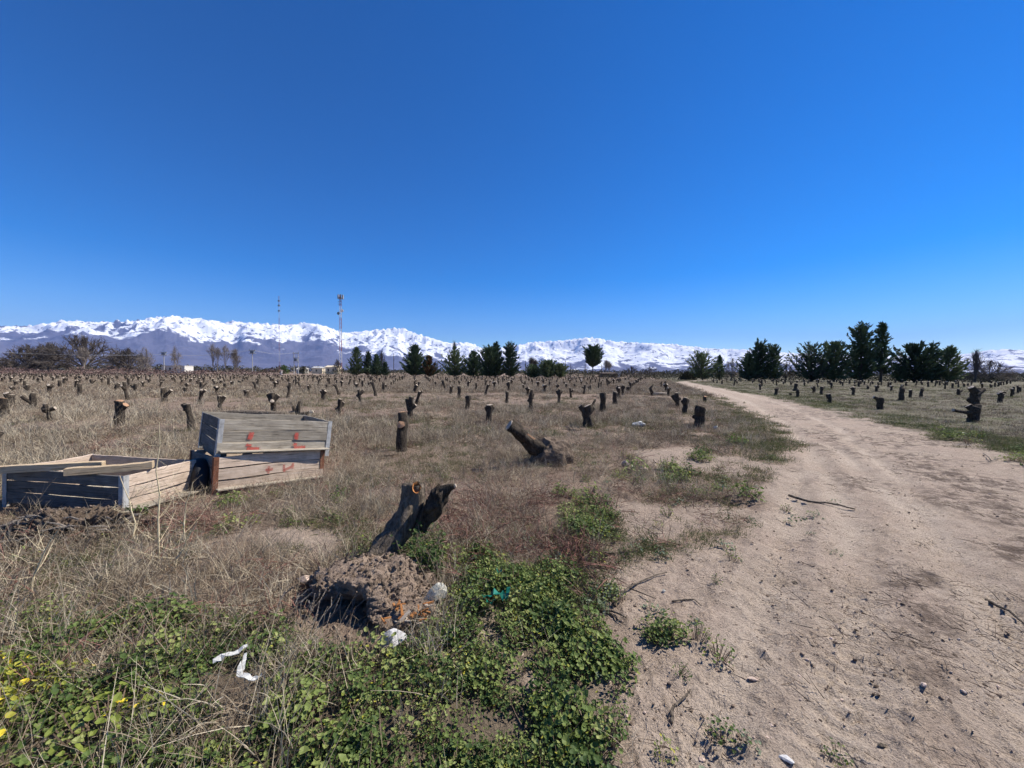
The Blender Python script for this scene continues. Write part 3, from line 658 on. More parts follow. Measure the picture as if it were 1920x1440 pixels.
for i, (d, x, y, row) in enumerate(cand):
    J = random.Random(i * 7 + 1); k = J.randrange(8); zz = gz(x, y); rz = J.uniform(0, 6.28); s = J.uniform(.85, 1.18)
    if k in (3, 5, 7): rz = J.choice([J.uniform(-.7, .7), 3.1 + J.uniform(-.7, .7)])
    if row >= 3: s *= .95
    if i < N_IND:
        where = 'in the meadow beyond the dirt track' if row >= 3 else ('in the middle rows of the dry field' if d < 40 else 'in the far rows of the dry field')
        o = empty('tree_stump', (x, y, zz), 'cut stump with %s %s' % (PROTO_LAB[k], where), 'tree stump', 'stumps with %s %s' % (PROTO_LAB[k], where))
        o.rotation_euler = (0, 0, rz); o.scale = (s, s, s * J.uniform(.85, 1.15))
        for me in protos[k]:
            c = bpy.data.objects.new(me.name.split('.')[0], me); C.objects.link(c); c.parent = o
    else:
        for mi, me in enumerate(protos[k]):
            co = np.empty(len(me.vertices) * 3, np.float32); me.vertices.foreach_get('co', co); co = co.reshape(-1, 3) * s
            cs, sn = math.cos(rz), math.sin(rz); X = co[:, 0] * cs - co[:, 1] * sn + x; Y = co[:, 0] * sn + co[:, 1] * cs + y
            stuff.add(np.stack([X, Y, co[:, 2] + zz], 1).tolist(), [tuple(p.vertices) for p in me.polygons], min(mi, 1))
if stuff.v: tag(stuff.obj('distant_stumps', [M_BARK, M_CUT]), 'mass of tiny far off stumps at the end of the orchard', None, None, 'stuff')
print('STUMPS', len(NEAR) + 2, len(cand))

# ---------------------------------------------------------------- fruit bins
def plank_obj(parent, name, L, T, Hh, loc, rot=(0, 0, 0), m=None, seed=0, warp=0.006, chip=0.0):
    """a board along x with a slightly warped, worn outline"""
    R = random.Random(seed); b = MB(); n = 9; vs = []
    for i in range(n):
        x = L * i / (n - 1); dz = warp * math.sin(i * .7 + seed) + R.uniform(-.0025, .0025); dy = warp * .8 * math.sin(i * .5 + seed * 1.7)
        z0 = dz + R.uniform(-.0015, .0015); z1 = Hh + dz + R.uniform(-.0035, .0035) - (chip if i in (0, n - 1) and R.random() < .5 else 0)
        vs += [(x, dy, z0), (x, T + dy, z0), (x, T + dy, z1), (x, dy, z1)]
    fs = [(0, 1, 2, 3), tuple(4 * (n - 1) + k for k in (3, 2, 1, 0))]
    for i in range(n - 1):
        for k in range(4): a = 4 * i + k; c = 4 * i + (k + 1) % 4; fs.append((a, a + 4, c + 4, c))
    b.add(vs, fs); o = b.obj(name, m, parent); o.location = loc; o.rotation_euler = rot
    bev = o.modifiers.new('worn_edges', 'BEVEL'); bev.width = .003; bev.segments = 1; bev.limit_method = 'ANGLE'
    return o
def blob(parent, polys, loc_y, m=None):
    """thin layer of sprayed paint lying 2 mm proud of a board; 'edge' falls to 0 at its rim"""
    N = 9; V = []; F = []; E = []
    for (x0, z0, x1, z1, wd) in polys:
        o = len(V); L = math.hypot(x1 - x0, z1 - z0) + 1e-6; ux, uz = (x1 - x0) / L, (z1 - z0) / L
        for i in range(N):
            for j in range(5):
                t = i / (N - 1); s = (j - 2) / 2
                V.append((x0 + (x1 - x0) * t - uz * wd * s * .5, loc_y, z0 + (z1 - z0) * t + ux * wd * s * .5)); E.append(min(1, 1.6 * min(min(t, 1 - t) * L / wd * 2, 1 - abs(s)) + .12))
        for i in range(N - 1):
            for j in range(4): a = o + i * 5 + j; F.append((a, a + 5, a + 6, a + 1))
    me = bpy.data.meshes.new('paint_mark'); me.from_pydata(V, [], F); me.attributes.new('edge', 'FLOAT', 'POINT').data.foreach_set('value', np.array(E, np.float32)); me.materials.append(m or M_PAINT); me.update()
    o = bpy.data.objects.new('paint_mark', me); C.objects.link(o); o.parent = parent; return o
def bin_root(label, pos, yaw, roll, pitch):
    o = empty('fruit_bin', pos, label, 'fruit bin', 'wooden fruit bins')
    o.matrix_world = Matrix.Translation(pos) @ Matrix.Rotation(yaw, 4, 'Z') @ Matrix.Rotation(pitch, 4, 'X') @ Matrix.Rotation(roll, 4, 'Y'); return o
def angle_post(parent, name, x, y, sx, sy, z0, z1, m, w=.05):
    """folded steel angle wrapped round a corner at (x, y); sx, sy point into the bin"""
    b = MB(); t = .004; out = .003
    xs = sorted((x - sx * out, x + sx * w)); ys = sorted((y - sy * out, y + sy * w))
    b.box((xs[0], min(y - sy * out, y - sy * (out + t)), z0), (xs[1], max(y - sy * out, y - sy * (out + t)), z1))
    b.box((min(x - sx * out, x - sx * (out + t)), ys[0] - .0005, z0 + .0005), (max(x - sx * out, x - sx * (out + t)), ys[1], z1 - .0005)); return b.obj(name, m, parent)
def make_bin(label, pos, yaw, roll, pitch, L, D, H, mf, ml, mr, mpost, marks=(), seed=0, bent=False, legs=.09):
    o = bin_root(label, pos, yaw, roll, pitch); ph = (H - .02) / 3; T = .022; fr = []
    for k in range(3):
        z = k * (ph + .010); w = .012 if k == 0 else .006
        fr.append(plank_obj(o, 'plank', L, T, ph, (0, 0, z), m=mf, seed=seed + k, warp=w, chip=.004))
        plank_obj(o, 'plank', L, T, ph, (0, D - T, z), m=mf, seed=seed + 10 + k)
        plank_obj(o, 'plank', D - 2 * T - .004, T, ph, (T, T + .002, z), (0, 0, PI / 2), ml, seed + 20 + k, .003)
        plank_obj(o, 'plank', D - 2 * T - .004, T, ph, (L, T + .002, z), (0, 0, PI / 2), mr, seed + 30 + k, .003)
    nb = 7; wb = (D - 2 * T) / nb
    for k in range(nb): plank_obj(o, 'floor_board', L - 2 * T - .01, .016, wb - .012, (T + .005, T + .004 + k * wb, .022), (PI / 2, 0, 0), M_PLANK_G, seed + 40 + k, .002).rotation_euler = (PI / 2, 0, 0)
    for k, x in enumerate((.04, L / 2 - .04, L - .12)): 
        b = MB(); b.box((x, .03, -legs), (x + .08, D - .03, -.004)); b.obj('skid', M_PLANK_SHADED, o)
    for x, sx in ((0, 1), (L, -1)):
        for y, sy in ((0, 1), (D, -1)): angle_post(o, 'corner_bracket', x, y, sx, sy, -legs * .95, H + .004, mpost)
    for k, polys in marks: blob(fr[k], polys, -.0075, M_PAINT_F if mpost is M_RUST else None)
    return o, fr
# upper bin: grey planks, blue-grey steel corners, two red L letters over its two lower boards
UL, UD, UH = 1.38, 1.10, .43
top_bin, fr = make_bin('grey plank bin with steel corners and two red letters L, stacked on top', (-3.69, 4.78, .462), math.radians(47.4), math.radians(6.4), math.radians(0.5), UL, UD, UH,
    M_PLANK_G, M_PLANK_SHADED, M_PLANK_G, M_GALV, [(1, [(.34, .015, .36, .135, .075)]), (0, [(.335, .07, .345, .128, .08), (.31, .048, .48, .038, .085)]),], seed=3)
blob(fr[1], [(.905, .01, .91, .13, .075)], -.0078); blob(fr[0], [(.90, .07, .905, .128, .075), (.875, .05, 1.05, .045, .08)], -.0078)
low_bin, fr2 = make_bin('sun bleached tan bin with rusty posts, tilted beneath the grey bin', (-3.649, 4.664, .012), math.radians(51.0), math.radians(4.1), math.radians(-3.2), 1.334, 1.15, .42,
    M_PLANK_T, M_PLANK_SHADED, M_PLANK_T, M_RUST, [(1, [(.60, .005, .61, .115, .045), (.56, .06, .66, .06, .05), (.80, .0, .79, .115, .04), (.90, .03, .91, .125, .045), (.79, .03, .90, .07, .045)])], seed=60, legs=.10)
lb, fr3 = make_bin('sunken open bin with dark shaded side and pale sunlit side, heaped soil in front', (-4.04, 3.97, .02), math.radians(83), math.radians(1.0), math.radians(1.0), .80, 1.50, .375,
    M_PLANK_T, M_PLANK_SHADED, M_PLANK_T, M_GALV, seed=90, legs=.05)
# loose timbers lying over the open bin
def beam(label, a, b_, th, wd, m, seed):
    A, B = Vector(a), Vector(b_); o = plank_obj(None, 'timber_beam', (B - A).length, wd, th, A, m=m, seed=seed, warp=.005)
    x = (B - A).normalized(); y = Vector((0, 0, 1)).cross(x).normalized(); z = x.cross(y); o.matrix_world = Matrix.Translation(A) @ Matrix((x, y, z)).transposed().to_4x4()
    return tag(o, label, 'timber', 'loose timbers on the sunken bin')
beam('long brown timber lying across the far side of the sunken bin', gp(-70, 893, .41), gp(191, 878, .41), .075, .07, M_PLANK_Y, 5)
beam('shorter yellow timber with dark end lying over the corner of the sunken bin', gp(118, 894, .41), gp(286, 879, .41), .075, .08, M_PLANK_Y, 8)
# black tyre leaning between the bins
def tyre():
    b = MB(); N, K = 40, 14; Rm, rs, rw = .20, .085, .085; V = []
    for i in range(N):
        a = 2 * PI * i / N
        for j in range(K):
            t = 2 * PI * j / K; cx = math.copysign(abs(math.cos(t)) ** .7, math.cos(t)); sx = math.copysign(abs(math.sin(t)) ** .7, math.sin(t))
            q = Rm + rs * cx + (.006 if (i % 2 and cx > .6) else 0); V.append((q * math.cos(a), rw * sx, q * math.sin(a)))
    b.add(V, [(i * K + j, ((i + 1) % N) * K + j, ((i + 1) % N) * K + (j + 1) % K, i * K + (j + 1) % K) for i in range(N) for j in range(K)])
    o = b.obj('tyre', M_RUBBER, None, True); p = at(364, 903, 4.84)
    o.matrix_world = Matrix.Translation(p) @ Matrix.Rotation(math.radians(142), 4, 'Z') @ Matrix.Rotation(math.radians(14), 4, 'X') @ Matrix.Scale(1.02, 4)
    tag(o, 'old black tyre wedged upright between the tan bin and the sunken bin', 'tyre')
tyre()

# ---------------------------------------------------------------- heaps, stones and litter
def lump(name, center, dims_, m, label, cat, seed, rough=.35, freq=2.5, sub=4, dent=None, flat=None, kind=None, rot=0, smooth=True, crumb=0.0, facets=0):
    bm = bmesh.new(); bmesh.ops.create_icosphere(bm, subdivisions=sub, radius=1)
    P = np.array([v.co[:] for v in bm.verts]); s = seed * 3.7
    n1 = fbm(P[:, 0] * freq + s, P[:, 1] * freq + P[:, 2] * freq * .9 + s, 4, seed) - .5
    n2 = fbm(P[:, 2] * freq + s, P[:, 0] * freq - P[:, 1] * freq * .7, 4, seed + 9) - .5
    q = 1 + rough * (n1 + n2)
    if crumb: q = q + crumb * (ridged(P[:, 0] * 15 + s, P[:, 1] * 15 + P[:, 2] * 12, 3, seed + 2) - .4)
    if dent:
        for dv, rad, dep in dent:
            d = np.array(Vector(dv).normalized()[:]); ang = np.arccos(np.clip(P @ d, -1, 1)); q = q * (1 - dep * sst(rad, rad * .45, ang + (n1) * .5))
    P = P * q[:, None]
    if facets:
        Rf = random.Random(seed)
        for _ in range(facets):
            nv = np.array(Vector((Rf.uniform(-1, 1), Rf.uniform(-1, 1), Rf.uniform(-.7, 1))).normalized()[:]); e = P @ nv - Rf.uniform(.38, .70); P = P - np.clip(e, 0, None)[:, None] * nv[None, :] * .93
    P = P * np.array(dims_)
    if flat: P = np.array([p if p[2] > -flat else (p[0], p[1], -flat) for p in P])
    for v, p in zip(bm.verts, P): v.co = p
    me = bpy.data.meshes.new(name); bm.to_mesh(me); bm.free(); me.materials.append(m)
    me.polygons.foreach_set('use_smooth', [smooth] * len(me.polygons))
    o = bpy.data.objects.new(name, me); C.objects.link(o); o.location = center; o.rotation_euler = (0, 0, rot)
    return tag(o, label, cat, None, kind)
p = gpz(690, 1140)
mound = lump('dirt_mound', (p[0] - .02, p[1] + .13, p[2] - .03), (.44, .38, .225), M_MOUND, 'crumbly dirt mound with a dark hollow at the foot of the leaning stump', 'dirt mound', 4, .50, 3.4, 6, dent=[((-.45, -.85, .30), .80, .80), ((.08, -.9, .2), .22, .45), ((-.95, -.15, .25), .3, .3)], crumb=.10)
R = random.Random(12); rt = MB()
for j in range(26):
    a = Vector((-.45 + .5 * R.random(), -.14 - .14 * R.random(), .20 - .1 * R.random())); q = [a + Vector((R.uniform(-.03, .03) - .02 * i, -.035 * i * R.random(), -.045 * i)) for i in range(4)]
    rt.tube(q, [.004, .0035, .003, .0015], 4, seed=j)
tag(rt.obj('rootlet', M_PALEBARK, mound), None, None, None, 'stuff')
p = gpz(112, 1000)
heap = lump('dirt_mound', (p[0] + .12, p[1] - .02, p[2] - .05), (.56, .30, .22), M_DARKSOIL, 'brown heap of torn roots and soil piled against the sunken bin', 'dirt mound', 7, .75, 4.0, 6, crumb=.4)
rt = MB()
for j in range(46):
    a = R.uniform(0, 6.28); e = R.uniform(.15, 1.2); d = Vector((math.cos(a) * math.cos(e) * .6, math.sin(a) * math.cos(e) * .4, math.sin(e) * .26)); t = Vector((R.uniform(-1, 1), R.uniform(-1, 1), R.uniform(-.25, .35))).normalized() * R.uniform(.03, .10)
    rt.tube([d - t, d + Vector((0, 0, .012)), d + t], [.008, .009, .004], 5, seed=j, bumpy=.2)
tag(rt.obj('root_piece', M_PALEBARK, heap), None, None, None, 'stuff')
p = gpz(755, 852); lump('dirt_mound', (p[0] - .32, p[1] - .12, p[2] - .05), (.34, .22, .10), M_DARKSOIL, 'low dark soil ring dug around the straight black stump', 'dirt mound', 9, .6, 3.5, 5)
p = gpz(1075, 806); lump('dirt_mound', (p[0], p[1], p[2] - .04), (.34, .25, .09), M_DARKSOIL, 'small dark soil pile beside the broad flaring stump', 'dirt mound', 10, .6, 3.5, 5)
p = gpz(1342, 812); lump('dirt_mound', (p[0] - .5, p[1] - .3, p[2] - .07), (.7, .35, .11), M_MOUND, 'low pale soil rise below the jagged black stump', 'dirt mound', 11, .5, 3.0, 5)

def stone(px, py, w, d, h, m, label, seed, rot=0, tilt=(0, 0), sink=.25, dent=None):
    p = gpz(px, py); o = lump('stone', (p[0], p[1], p[2] + h * (1 - sink) * .5), (w / 2, d / 2, h / 2), m, label, 'stone', seed, .25, 1.6, 4, dent, facets=11, smooth=False)
    o.rotation_euler = (tilt[0], tilt[1], rot); return o
stone(815, 1142, .175, .09, .19, M_STONE_W, 'large cream white stone standing at the right end of the dirt mound', 21, .3, (.25, -.15), .1)
stone(735, 1212, .19, .14, .13, M_STONE_G, 'rounded grey stone beside the orange rotten wood', 22, .2)
stone(577, 1098, .16, .11, .07, M_STONE_P, 'flat tan stone on the left shoulder of the dirt mound', 23, .5).location.z += .02
stone(770, 1160, .14, .08, .06, M_STONE_P, 'small pinkish stone half buried at the foot of the dirt mound', 24, .1)
stone(1172, 874, .17, .13, .13, M_STONE_P, 'round tan stone in a little cluster by green weeds', 25)
stone(1187, 880, .11, .09, .10, M_STONE_W, 'small white stone in the middle of the little cluster', 26)
stone(1207, 882, .18, .12, .10, M_STONE_P, 'speckled stone at the end of the little cluster', 27)
stone(1341, 805, .24, .15, .12, M_STONE_W, 'bright white stone on the soil beside the jagged black stump', 28)
stone(1256, 909, .07, .05, .04, M_STONE_W, 'small white pebble in front of the bright green weed clump', 29)
stone(1800, 815, .30, .15, .09, M_STONE_W, 'flat white stone in the green strip along the track', 30)
stone(1488, 1094, .075, .03, .02, M_BARK_G, 'thin dark chip lying alone on the sandy track', 31, -.3)
stone(1245, 1111, .035, .03, .025, M_STONE_W, 'tiny white pebble beside the crossed sticks', 32)
stone(1472, 1424, .075, .05, .018, M_STONE_G, 'flat blue grey stone set in the sand of the track', 33)
stone(1415, 1275, .07, .05, .016, M_STONE_P, 'small flat tan stone alone in the near sand', 34)
stone(1655, 1400, .05, .035, .014, M_BARK_G, 'small dark chip of wood near the blue grey stone', 35)

def debris():
    p = gpz(762, 1188); o = empty('rotten_wood', p, 'splintered bright orange rotten wood beside the rounded grey stone', 'rotten wood'); R = random.Random(5)
    for j in range(26):
        b = MB(); L = R.uniform(.025, .075); w_ = R.uniform(.006, .022); a = R.uniform(-.5, 2.4); c = Vector((R.uniform(-.12, .11), R.uniform(-.05, .10), R.uniform(.05, .13)))
        d = Vector((math.cos(a), math.sin(a) * .6, R.uniform(-.5, .5))).normalized() * L / 2; s = d.cross(Vector((0, 0, 1))).normalized() * w_ / 2; u = s.cross(d).normalized() * R.uniform(.005, .012)
        v = [c - d * R.uniform(.8, 1.1) - s, c - d * R.uniform(.7, 1) + s, c + d * R.uniform(.7, 1.1) + s * .5, c + d - s * .7]
        b.add(v + [q + u for q in v], [(3, 2, 1, 0), (4, 5, 6, 7), (0, 1, 5, 4), (1, 2, 6, 5), (2, 3, 7, 6), (3, 0, 4, 7)]); b.obj('splinter', M_ROT if j % 4 else M_CUT, o)
debris()
def ribbon(px_path, w_, m, name, label, cat, lift=.02, parent=None, wob=.012, seed=0):
    R = random.Random(seed); P = []
    for (a, b) in px_path: q = gpz(a, b); P.append(Vector((q[0], q[1], q[2] + lift + R.uniform(0, wob * 2))))
    S = []
    for i in range(len(P) - 1):
        for t in (0, .25, .5, .75): S.append(P[i].lerp(P[i + 1], t) + Vector((0, 0, R.uniform(-wob, wob))))
    S.append(P[-1]); b = MB(); vs = []
    for i, q in enumerate(S):
        d = (S[min(i + 1, len(S) - 1)] - S[max(0, i - 1)]).normalized(); s = d.cross(Vector((0, 0, 1))).normalized(); ww = w_ * (.35 + .65 * math.sin(PI * (i + .6) / (len(S) + .2))) * R.uniform(.8, 1.15)
        vs += [q - s * ww / 2 + Vector((0, 0, R.uniform(-wob, wob))), q + s * ww / 2 + Vector((0, 0, R.uniform(-wob, wob)))]
    n = len(S); vs += [v - Vector((0, 0, .003)) for v in vs]; k = 2 * n
    fs = []
    for i in range(n - 1): fs += [(2 * i, 2 * i + 1, 2 * i + 3, 2 * i + 2), (k + 2 * i, k + 2 * i + 2, k + 2 * i + 3, k + 2 * i + 1), (2 * i, 2 * i + 2, k + 2 * i + 2, k + 2 * i), (2 * i + 1, k + 2 * i + 1, k + 2 * i + 3, 2 * i + 3)]
    b.add(vs, fs); o = b.obj(name, m, parent)
    return tag(o, label, cat) if label else o
ribbon([(400, 1298), (430, 1288), (465, 1270)], .038, M_WHITEPL, 'plastic_strip', 'white torn plastic strip pointing up over the low weeds', 'plastic strip', .15, seed=1, wob=.006)
ribbon([(462, 1283), (455, 1305), (450, 1322), (470, 1332), (492, 1326)], .028, M_WHITEPL, 'plastic_strip', 'white plastic strip bent like a hook among the low weeds', 'plastic strip', .14, seed=2, wob=.006)
g = empty('plastic_scrap', gpz(932, 1150), 'shredded dark green plastic caught in the leafy weeds', 'plastic scrap')
def scrap(pxp, w_, lift, seed):
    o = ribbon(pxp, w_, M_GREENPL, 'shred', None, None, lift, None, .02, seed); o.parent = g; o.matrix_parent_inverse = Matrix.Translation(g.location).inverted()
scrap([(905, 1150), (925, 1140), (945, 1152)], .045, .09, 3); scrap([(956, 1132), (952, 1150), (948, 1166)], .022, .12, 4); scrap([(930, 1115), (940, 1112)], .025, .12, 5); scrap([(912, 1160), (930, 1158)], .03, .08, 6)
p = gpz(1198, 800); o = lump('plastic_bag', (p[0], p[1], p[2] + .06), (.17, .09, .08), M_WHITEPL, 'crumpled grey white plastic bag caught in the dry grass', 'plastic bag', 41, .9, 2.2, 4, smooth=False)

def stick(pxs, r, label, seed=0, lift=.012, m=None, side=()):
    P = [gpz(*q) for q in pxs]; P = [Vector((a[0], a[1], a[2] + lift)) for a in P]; R = random.Random(seed); b = MB(); S = []
    for i in range(len(P) - 1):
        for t in (0, .34, .67): S.append(P[i].lerp(P[i + 1], t) + Vector((R.uniform(-1, 1), R.uniform(-1, 1), R.uniform(0, 1))) * r * .9)
    S.append(P[-1]); n = len(S); b.tube(S, [r * (1 - .6 * i / n) for i in range(n)], 6, bumpy=.15, seed=seed)
    for q in side:
        A = [gpz(*t) for t in q]; b.tube([Vector((a[0], a[1], a[2] + lift)) for a in A], [r * .6] * (len(A) - 1) + [r * .25], 5, seed=seed + 1)
    return tag(b.obj('stick', m or M_BARK_G, None, True), label, 'stick')
stick([(1482, 934), (1520, 945), (1560, 948), (1604, 958)], .016, 'long dark stick lying across the tyre rut of the track', 1, .022)
stick([(1150, 1142), (1165, 1118), (1195, 1098), (1250, 1078)], .009, 'thin curved twig rising from the pale weeds at the sand edge', 2, .02, side=([(1180, 1108), (1230, 1128)],))
stick([(1115, 1146), (1150, 1152), (1175, 1162)], .010, 'short dark stick at the foot of the pale weeds', 3, side=([(1140, 1150), (1168, 1172)],))
stick([(1100, 1036), (1140, 1040), (1175, 1038)], .010, 'dark bent stick on the sand below the green weed patch', 4)
stick([(1258, 1360), (1262, 1330), (1295, 1295)], .007, 'faint crooked twig half sunk in the near sand', 5, .006)
stick([(1850, 1130), (1890, 1150), (1925, 1180)], .010, 'curved dark twig lying far out on the sandy track', 6)
stick([(1260, 1130), (1300, 1125), (1315, 1138)], .006, 'hooked thin twig on bare sand', 7, .008)
stick([(1845, 853), (1858, 868), (1872, 862)], .010, 'pale forked twig standing at the right verge of the track', 8, .03, M_PALEBARK, side=([(1858, 868), (1835, 868)],))
stick([(0, 1345), (60, 1300), (110, 1255)], .009, 'long pale stalk lying across bare soil by the yellow flowers', 9, .03, M_PALEBARK)
stick([(290, 1140), (320, 1130), (318, 1090)], .008, 'pale bent twig poking out of the weeds left of the mound', 10, .05, M_PALEBARK)

# fallen trunk behind the stacked bins
p0, p1 = gpz(398, 786), gpz(556, 788)
o = empty('fallen_trunk', p0, 'fallen brown trunk with torn root end lying behind the grey bin', 'fallen trunk'); b = MB(); A = Vector((0, 0, .12)); Bv = Vector(p1 - p0) + Vector((0, 0, .12))
b.tube([A, A.lerp(Bv, .3) + Vector((0, 0, .06)), A.lerp(Bv, .7) + Vector((0, 0, .03)), Bv], [.09, .12, .13, .17], 10, bumpy=.15, seed=3); b.obj('trunk', M_BARK_G, o, True)

for k, dv in enumerate([(.1, 0, .45), (.38, .1, .12), (.25, -.2, .02), (-.15, .1, .30)]): b = MB(); b.tube([Bv, Bv + Vector(dv) * .6, Bv + Vector(dv)], [.09, .06, .035], 7, bumpy=.2, seed=k); b.obj('root', M_BARK, o, True)
b = MB(); b.tube([Bv + Vector((.36, .1, .11)), Bv + Vector((.44, .12, .14))], [.06, .055], 8); b.obj('cut_face', M_CUT, o)
p0, p1 = gpz(1222, 742), gpz(1252, 741)
o = empty('fallen_trunk', p0, 'pale fallen log lying beside the row of stumps near the track', 'fallen trunk'); Bv = Vector(p1 - p0); b = MB()
b.tube([Vector((0, 0, .12)), Bv * .5 + Vector((0, 0, .14)), Bv + Vector((0, 0, .10))], [.12, .10, .09], 8, bumpy=.15, seed=9); b.obj('trunk', M_PALEBARK, o, True)
b = MB(); b.tube([Vector((.05, 0, .12)), Vector((-.1, 0, .5)), Vector((.1, 0, .75))], [.12, .09, .06], 7, bumpy=.2, seed=5); b.obj('limb', M_BARK, o, True)

# tall dry weed stalks
def weed_stalk(px, py, Hh, label, seed, lean=0, br=9):
    p = gpz(px, py); o = empty('dry_weed', p, label, 'dry weed'); R = random.Random(seed); b = MB(); P = [Vector((lean * t * t + R.uniform(-.012, .012), R.uniform(-.012, .012), Hh * t - .03)) for t in [i / 6 for i in range(7)]]
    b.tube(P, [.007, .0065, .006, .005, .004, .003, .002], 6, seed=seed); b.obj('stem', M_STRAW, o); b = MB()
    for j in range(br):
        t = R.uniform(.08, .9); q = P[int(t * 6)]; a = R.uniform(0, 6.28); L = R.uniform(.12, .34) * (1.15 - t * .6); d = Vector((math.cos(a), math.sin(a) * .8, R.uniform(.3, 1.3))).normalized()
        e = q + d * L; m_ = q + d * L * .5 + Vector((0, 0, -.02)); b.tube([q, m_, e], [.0018, .0015, .0008], 4, seed=j)
        for _ in range(2):
            f = m_.lerp(e, R.random()); b.tube([f, f + Vector((R.uniform(-.07, .07), R.uniform(-.07, .07), R.uniform(.0, .08)))], [.001, .0006], 3)
    b.obj('side_branch', M_STRAW, o)
M_STRAW = m_flat('straw_stalk', (0.58, 0.48, 0.30), 0.8, 0, .2)
weed_stalk(298, 1055, 1.12, 'tall pale dry weed stalk with side branches in front of the bins', 1, .03, 16)
weed_stalk(255, 1020, .62, 'dry branching weed leaning by the steel corner of the sunken bin', 2, -.12)
weed_stalk(345, 1015, .55, 'dry weed beside the black tyre', 3, .08)
weed_stalk(330, 1075, .42, 'short dry weed at the foot of the tall pale stalk', 4, .18)
weed_stalk(60, 1120, .5, 'sprawling dry weed in front of the soil heap', 6, .2)

# ---------------------------------------------------------------- trees
def conifer(px, py_top, Y, w_px, label, seed, group='conifers at the field edge', browned=0, thin_top=0.0, skirt=.06, dens=1.0, prof='cone', gap=0.0, lean=0.0, py_base=None, loose=0.0):
    """trunk, limbs and a crown of many needle sprays on rising limbs"""
    top = at(px, py_top, Y); Hh = top[2]; x = top[0]; W_ = w_px / FPX * Y; R = random.Random(seed)
    o = empty('conifer_tree', (x - lean, Y, 0), label, 'conifer tree', group); tr = MB(); cr = MB()
    tr.tube([(0, 0, -.1), (lean * .3, 0, Hh * .4), (lean, 0, Hh * .98)], [Hh * .022, Hh * .016, .02], 7, seed=seed, bumpy=.1)
    nb = int((105 if px > 1200 else 125) * dens); W_ *= (1.0 if px > 1200 or prof == 'ball' else 1.22)
    for j in range(nb):
        t = skirt + (1 - skirt) * (j / nb) ** 1.05
        if t > 1 - thin_top and R.random() < .72: continue
        if prof == 'cone': pr = (1 - t) ** .8 * .95 + .07
        elif prof == 'oval': pr = math.sin(PI * min(1, .18 + .82 * t)) ** .7 * .95 + .06
        elif prof == 'column': pr = .35 + .6 * math.sin(PI * min(1, .15 + .85 * t)) ** .6 * (1 - .3 * t)
        else: pr = math.sqrt(max(0.02, 1 - ((t - .68) / .34) ** 2)) if t > .36 else 0
        if pr <= 0: continue
        a = j * 2.399 + R.uniform(-.5, .5); L = W_ / 2 * pr * R.uniform(.50, 1.25 + loose)
        e = R.uniform(.15, .75) + .35 * t; z0 = t * Hh * .97 - L * .35 * math.sin(e); z0 = max(.05 * Hh * R.random(), z0)
        p = Vector((lean * t, 0, z0)); d = Vector((math.cos(a) * math.cos(e), math.sin(a) * math.cos(e), math.sin(e)))
        tip = p + d * L + Vector((0, 0, L * .12)); mid = p + d * L * .55 - Vector((0, 0, L * .07))
        tr.tube([p, mid, tip], [.03 + L * .012, .02 + L * .006, .01], 3)
        ns = max(4, int(L / .27 * (1 - gap)))
        for k in range(ns):
            f = (.12 + .9 * (k + R.random()) / ns); c = (p.lerp(mid, f / .55) if f < .55 else mid.lerp(tip, (f - .55) / .45))
            for _ in range(4):
                dd = (d * 1.3 + Vector((R.uniform(-1, 1), R.uniform(-1, 1), R.uniform(-.35, .9))) * .8).normalized(); ln = R.uniform(.30, .85) * (.6 + .4 * W_ / 5); s = dd.cross(Vector((R.uniform(-1, 1), R.uniform(-1, 1), R.uniform(-1, 1)))).normalized() * ln * R.uniform(.09, .20)
                q = c + Vector((R.uniform(-1, 1), R.uniform(-1, 1), R.uniform(-1, 1))) * .10
                mi = 1 if (browned and R.random() < browned and a % 6.28 > 4.2) else 0
                cr.add([q, q + dd * ln * .5 + s, q + dd * ln, q + dd * ln * .45 - s], [(0, 1, 2, 3)], mi)
    for k in range(14):
        q = Vector((lean, 0, Hh * (.9 + .1 * k / 14))); dd = Vector((R.uniform(-.5, .5), R.uniform(-.5, .5), 1)).normalized() * .4; s = Vector((R.uniform(-1, 1), R.uniform(-1, 1), 0)) * .06; cr.add([q, q + dd * .5 + s, q + dd, q + dd * .5 - s], [(0, 1, 2, 3)])
    tr.obj('trunk', M_TREEBARK, o, True); cr.obj('crown', [M_CON, M_CONB], o)
# centre group
conifer(668, 652, 122, 30, 'pointed conifer at the left end of the centre clump beside the tall mast', 1, loose=.2)
conifer(690, 660, 124, 26, 'second conifer from the mast in the centre clump', 2)
conifer(706, 666, 120, 28, 'low dark conifer closing the clump beside the mast', 3)
conifer(722, 680, 118, 16, 'very small dark conifer at the right end of the mast clump', 4)
conifer(778, 648, 116, 46, 'solid cone shaped conifer standing apart with a browned neighbour', 5, dens=1.3)
conifer(804, 668, 114, 36, 'short conifer with orange brown scorched flank', 6, browned=.8)
conifer(853, 652, 110, 44, 'ragged conifer with spiky open top above a bare spire', 7, gap=.3, loose=.4, thin_top=.25)
conifer(888, 660, 110, 42, 'broad low conifer between the ragged one and the dense cluster', 8)
conifer(918, 654, 106, 44, 'dense dark conifer on the left of the thick cluster', 9, dens=1.25, prof='column')
conifer(930, 643, 107, 40, 'tallest conifer of the thick centre cluster with pointed top', 10, dens=1.2)
conifer(957, 644, 104, 34, 'narrow green conifer on the right of the thick cluster', 11, prof='column', dens=1.2, thin_top=.12)
conifer(1001, 688, 104, 30, 'low bushy conifer right of the thick cluster', 12, prof='oval')
conifer(1028, 678, 102, 34, 'rounded bushy conifer in the scrub line', 13, prof='oval')
conifer(1050, 684, 102, 26, 'small bushy conifer at the end of the scrub line', 14, prof='oval')
